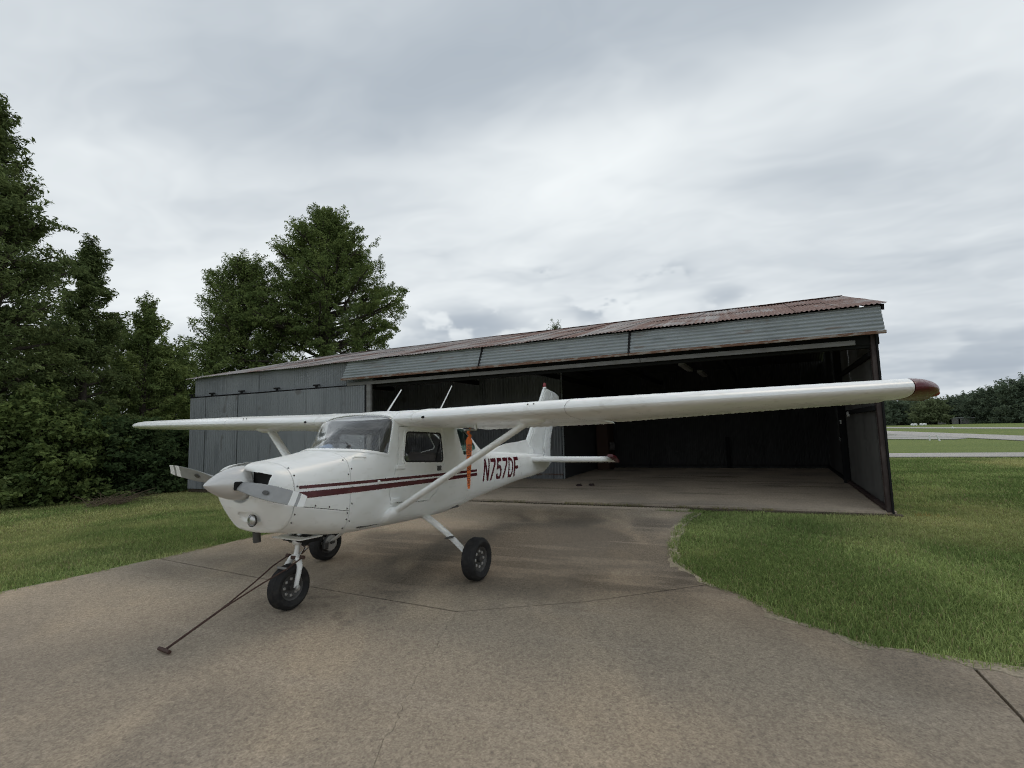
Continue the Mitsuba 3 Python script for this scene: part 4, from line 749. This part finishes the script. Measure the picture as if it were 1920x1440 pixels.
    P, Fq = leaf_quads(c, nrm, leaf * rng.uniform(.6, 1.3, len(c)), rng)
    if tri: P = P.reshape(-1, 4, 3)[:, :3].reshape(-1, 3); Fq = np.arange(len(P)).reshape(-1, 3)
    t = np.clip(.55 * hue[idx] + .45 * rng.random(len(c)), 0, 1)[:, None]; cc = np.array(col[0]) * (1 - t) + np.array(col[1]) * t; cc = cc * rng.uniform(.8, 1.2, (len(c), 1))
    put(name + '__crown', (P, Fq), 'leaf', color=np.repeat(cc, 3 if tri else 4, 0), exact=True); tag(name, label, cat, group)
DG = ((.085, .122, .052), (.215, .265, .105)); MG = ((.100, .148, .055), (.250, .305, .105)); YG = ((.072, .112, .042), (.200, .255, .085)); BG = ((.050, .086, .038), (.110, .155, .065))
def at(px, dist): r = ray(px, 800); r = r[:2] / np.linalg.norm(r[:2]); return r * dist
def th(px, top, dist):  # height of a tree whose top stands at that pixel
    r = ray(px, top); return EYE[2] + r[2] / np.linalg.norm(r[:2]) * dist
TREES = [ # name, px, dist, top px, R, label, shape, n, leaf, col, low
 ('sweetgum_tree', -66, 20, 155, 2.45, 'tallest dark tree at the left edge of the picture', 'ovoid', 110000, .135, DG, .10),
 ('sweetgum_tree_001', 152, 22.5, 452, 1.65, 'pointed dark tree standing second from the left in the wood edge', 'cone', 60000, .13, DG, .10),
 ('sweetgum_tree_002', 268, 24.5, 568, 1.8, 'shorter pointed tree third from the left in the wood edge', 'cone', 40000, .14, MG, .10),
 ('sweetgum_tree_003', 322, 27, 665, 1.7, 'small tree showing just left of the hangar end', 'egg', 18000, .17, MG, .08),
 ('sapling_tree', 392, 33, 640, 2.3, 'light green sapling whose tip shows over the left roof end', 'cone', 14000, .18, MG, .1),
 ('roadside_tree', 608, 34, 386, 5.4, 'big full dark green tree rising behind the hangar roof', 'ovoid', 170000, .19, MG, .16),
 ('roadside_tree_001', 452, 35, 498, 3.1, 'wide feathery tree left of the big one behind the hangar', 'dome', 90000, .17, MG, .16),
 ('roadside_tree_002', 1048, 60, 603, 1.6, 'little treetop peeping over the middle of the hangar roof', 'egg', 5000, .25, YG, .3),
 ('woodland_tree', 40, 27, 640, 3.4, 'shaded tree behind the wood edge at the far left', 'egg', 17000, .22, DG, .05),
 ('woodland_tree_001', 215, 29, 640, 3.2, 'shaded tree filling the gap behind the third pointed tree', 'egg', 17000, .22, DG, .05),
 ('woodland_tree_002', 300, 33, 745, 3.0, 'low shaded tree behind the left end of the hangar', 'egg', 13000, .22, DG, .05)]
for i, (nm, px, dist, top, R, lab, shp, n, lf, col, low) in enumerate(TREES):
    x, y = at(px, dist); tree(nm, x, y, th(px, top, dist), R, lab, 100 + i, shp, n, lf, col, low=low, nb=130 if n > 80000 else None, clump=.36 if dist < 30 else .50, tri=True)
SHRUBS = [
 ('shrub', -10, 18.9, 800, 2.3, 'large yellow-green shrub at the left edge below the tall tree', YG, 30000),
 ('shrub_001', 95, 18.8, 842, 2.0, 'arching green shrub right of the large yellow-green one', YG, 26000),
 ('shrub_002', 190, 19.6, 848, 1.9, 'dark rounded shrub in the middle of the wood edge', BG, 22000),
 ('shrub_003', 265, 19.6, 850, 1.6, 'bluish dark shrub under the far wing tip', BG, 18000),
 ('shrub_004', 325, 20.2, 852, 1.4, 'dark shrub growing against the left end of the hangar', BG, 16000),
 ('shrub_005', -120, 18.5, 790, 2.2, 'dark shrub cut off by the left edge of the picture', DG, 12000)]
for i, (nm, px, dist, top, R, lab, col, n) in enumerate(SHRUBS):
    x, y = at(px, dist); tree(nm, x, y, th(px, top, dist), R, lab, 200 + i, 'bush', n, .13, col, low=.02, nb=60, cat='shrub', clump=.30)
# dead twigs along the foot of the shrubs
rng = np.random.default_rng(8); ms = []
for k in range(70):
    px = rng.uniform(165, 240); d = rng.uniform(15.8, 16.8); x, y = at(px, d); a = rng.uniform(0, np.pi); L = rng.uniform(.3, 1.1); e = V(math.cos(a), math.sin(a), rng.uniform(0, .35)) * L
    ms.append(tube([V(x, y, .02), V(x, y, .03) + e * .5 + V(0, 0, .04), V(x, y, .02) + e], [.008, .006, .003], 4, cap=False))
put('brush_pile', cat_(*ms), 'twig'); tag('brush_pile', 'low heap of dead grey twigs at the foot of the shrubs', 'brush pile')

# ------------------------------------------------------------------ far side of the airfield
FAR = [(1655, 305, 750, 8), (1690, 290, 757, 7), (1722, 300, 752, 8), (1746, 262, 762, 6.5), (1762, 300, 754, 7), (1781, 330, 764, 7), (1800, 305, 750, 8), (1826, 300, 747, 8.5), (1850, 290, 744, 8.5), (1874, 285, 738, 9), (1898, 280, 731, 9), (1925, 270, 721, 10), (1960, 270, 715, 10), (2010, 265, 722, 10)]
LAB = ['partly hidden behind the hangar corner post', 'next after the hangar corner post', 'under the red wing tip', 'pale rounded one standing forward of the row', 'just right of the pale rounded one', 'lowest one at the notch in the treeline', 'first one right of the notch', 'second one right of the notch', 'third one right of the notch', 'fourth one right of the notch', 'fifth one right of the notch', 'tall one at the right edge of the picture', 'beyond the right edge', 'farthest beyond the right edge']
for i, (px, dist, top, R) in enumerate(FAR):
    x, y = at(px, dist); pale = i == 3; nm = 'treeline_tree' + (f'_{i:03d}' if i else '')
    tree(nm, x, y, th(px, top + 8, dist), R, 'far treeline tree, ' + LAB[i], 300 + i, 'dome' if not pale else 'dome', 7000 if pale else 8000, 1.15, ((.13, .165, .085), (.18, .21, .11)) if pale else ((.10, .138, .10), (.17, .21, .135)), low=.28 if pale else .04, nb=46, clump=1.6, tri=True)  # row's leaf colours lightened and blued, painting in distance haze
for i in range(13):
    x, y = at(1648 + i * 27, 312 + (i % 3) * 8); tree('understorey_bush' + (f'_{i:03d}' if i else ''), x, y, 6.5 + (i % 4), 9, 'dark undergrowth at the foot of the far treeline', 400 + i, 'bush', 2600, 1.1, ((.04, .06, .042), (.07, .095, .055)), low=.02, nb=30, clump=1.5, trunk=False, cat='bush', group='undergrowth below the far treeline')
def sh_box(key, c, s, m, R2): v, f = box((0, 0, 0), s, .02); put(key, (v @ R2.T + c, f), m)
bx, by = at(1791, 288); d2 = V(bx, by) / np.hypot(bx, by); RB = np.stack([V(d2[1], -d2[0], 0), V(d2[0], d2[1], 0), NZ], 1); BC = V(bx, by, 0)
for o, w in ((-4.2, 2.6), (.2, 2.2), (4.0, 4.4)): sh_box('shed__wall', BC + RB @ V(o, 0, 1.2), (w, .3, 2.4), 'rail_grey', RB)
sh_box('shed__rear_wall', BC + RB @ V(.3, 4, 1.2), (11.8, .3, 2.4), 'dark_steel', RB); sh_box('shed__roof', BC + RB @ V(.3, 2, 2.6), (12.6, 5, .35), 'galvanised_fascia', RB); tag('shed', 'low grey open shed under the far trees right of the red wing tip', 'shed')
for i, (px, d, lab) in enumerate(((1711.5, 226, 'white wrapped bale on the far grass, first from the left'), (1717, 229, 'white wrapped bale on the far grass, second from the left'), (1728, 232, 'white wrapped bale on the far grass, third from the left'), (1734.5, 236, 'white wrapped bale on the far grass, last on the right'))):
    x, y = at(px, d); v, f = lathe([(0, -.42), (.36, -.42), (.43, -.36), (.45, 0), (.43, .36), (.36, .42), (0, .42)], 20, 'y'); k = put('bale', (v * [1, 1, .95] + [x, y, .42], f), 'bale_white', smooth=40); tag(k, lab, 'bale', 'white bales on the far grass')
for i, (p, t, lab) in enumerate(((V(34.2, 41.2, 0), V(0, 0, .46), 'upright white post beside the grey parking pad'), (V(33.6, 39.5, 0), V(-.17, .1, .44), 'leaning white post beside the grey parking pad'))):
    k = put('marker_post', tube([p - V(0, 0, .1), p + t * .98, p + t], [.06, .06, .045], 10), 'post_white', smooth=50); tag(k, lab, 'post')
v, f = lathe([(0, 0), (.22, 0), (.20, .06), (.10, .35), (.05, .38), (0, .38)], 16); put('runway_marker', (v + [86.6, 98.6, .0], f), 'post_white', smooth=40); tag('runway_marker', 'small white cone marker on the grass edge of the runway', 'marker')

# ------------------------------------------------------------------ mown grass: blades near the camera, tufts farther off
def blades(P, Hh, W, seed, mul=1.0):
    rng = np.random.default_rng(seed); n = len(P); a = rng.uniform(0, 2 * np.pi, n); b = a + rng.normal(0, .5, n) + 1.57; d = np.stack([np.cos(a), np.sin(a), 0 * a], 1); l = np.stack([np.cos(b), np.sin(b), 0 * b], 1)
    h = Hh * rng.uniform(.45, 1.15, n); w = W * rng.uniform(.7, 1.3, n); q = h * rng.uniform(.15, .95, n)
    m = P + l * (q * .35)[:, None] + [0, 0, 1] * (h * .62)[:, None]; t = P + l * q[:, None] + [0, 0, 1] * (h * np.where(q > .6 * h, .80, 1.0))[:, None]
    vs = np.stack([P - d * w[:, None] / 2, P + d * w[:, None] / 2, m + d * w[:, None] * .36, m - d * w[:, None] * .36, t], 1).reshape(-1, 3); i = np.arange(n)[:, None] * 5
    f = np.concatenate([i + [0, 1, 2], i + [0, 2, 3], i + [3, 2, 4]])
    u = meshkit.fbm(P * [.9, .9, 0] + 4, 3, 3); v = meshkit.fbm(P * [.28, .28, 0] + 9, 3, 7); k = np.clip(1.5 * (u - .35) + .35 * rng.normal(size=n), 0, 1)[:, None]; y = np.clip((v - .52) * 3.2 + .35 * rng.random(n) * (u > .5), 0, .85)[:, None]
    c = V(.18, .255, .084) * (1 - k) + V(.475, .565, .22) * k; c = c * (1 - y) + V(.55, .53, .24) * y; dry = rng.random(n) < .06; c[dry] = V(.40, .34, .20)
    return vs, f, np.repeat(c * mul * rng.uniform(.75, 1.25, (n, 1)), 5, 0)
def scatter(poly, dens, seed):
    x0, y0, x1, y1 = poly.bounds; rng = np.random.default_rng(seed); from_ = int((x1 - x0) * (y1 - y0) * dens); p = np.stack([rng.uniform(x0, x1, from_), rng.uniform(y0, y1, from_)], 1)
    import shapely; return p[shapely.contains_xy(poly, p[:, 0], p[:, 1])]
HANG = hq([-.02, 17.7, 17.7, -.02], [-.02, -.02, 9.6, 9.6]); SOLID = unary_union([APRON_R.buffer(-.015), HANG, hq([3.2, 9.2, 9.2, 3.2], [-.43, -.43, 0, 0])])
right = Polygon([(1.6, 2.2), (9, .8), (12.5, 6.5), (17.2, 14.0), (20.5, 20.0), (16.2, 22.2), (6.3, 8.9), (6.2, 8.6), (3.1, 9.75), (1.6, 6.5)]); left = Polygon([(-6, 4), (-4, 8.1), (-1.5, 12.6), (-5, 14.5), (-10.5, 19.0), (-22, 17.0), (-14, 9)])
NEAR = Point(0, 0).buffer(7.2); MID = Point(0, 0).buffer(12.5)
VS, FS, CS, o = [], [], [], 0
for poly, dens, hh, ww, sd in ((right.intersection(NEAR), 6500, .064, .0062, 1), (right.intersection(MID).difference(NEAR), 3600, .060, .0085, 2), (right.difference(MID), 900, .075, .016, 3), (left.intersection(MID), 3000, .060, .0080, 4), (left.difference(MID), 1300, .065, .014, 5)):
    p = scatter(poly.difference(SOLID), dens, sd); z = -.045 + .03 * (meshkit.fbm(np.c_[p * .6, 0 * p[:, 0]], 3, 3) - .5); lump_ = .65 + .8 * meshkit.fbm(np.c_[p * 3.2, 0 * p[:, 0]], 3, 5)
    v, f, c = blades(np.c_[p, z], hh * lump_, ww, sd); VS.append(v); FS.append(f + o); CS.append(c); o += len(v)
edge_p = np.array([APRON_R.exterior.interpolate(s).coords[0] for s in np.arange(0, APRON_R.exterior.length, .0035)]); edge_p = edge_p[(edge_p[:, 1] > 1.5) & (edge_p[:, 1] < 9.6) & (edge_p[:, 0] < 9)] + np.random.default_rng(6).normal(0, .035, (1, 2)) * 0
edge_p = edge_p + np.random.default_rng(6).normal(0, .03, edge_p.shape); edge_p = edge_p[meshkit.fbm(np.c_[edge_p * 4, 0 * edge_p[:, 0]], 3, 9) > .46]
v, f, c = blades(np.c_[edge_p, 0 * edge_p[:, 0] - .02], .085, .006, 9); VS.append(v); FS.append(f + o); CS.append(c); o += len(v)
put('grass', (np.vstack(VS), np.vstack(FS)), 'blade', color=np.vstack(CS)); tag('grass', 'short mown grass on both sides of the concrete apron', 'grass', kind='stuff')
tp = scatter(hq([-.6, 9.2, 9.2, -.6], [-.14, -.14, .02, .02]), 900, 12); tp = tp[meshkit.fbm(np.c_[tp * 2.2, 0 * tp[:, 0]], 3, 2) > .52]
v, f, c = blades(np.c_[tp, 0 * tp[:, 0] + .005], .07, .007, 13, .7); c = c * [1.25, .95, .8]; put('weeds', (v, f), 'blade', color=c); tag('weeds', 'dry brown weeds in the dirt joint along the hangar threshold', 'weeds', kind='stuff')
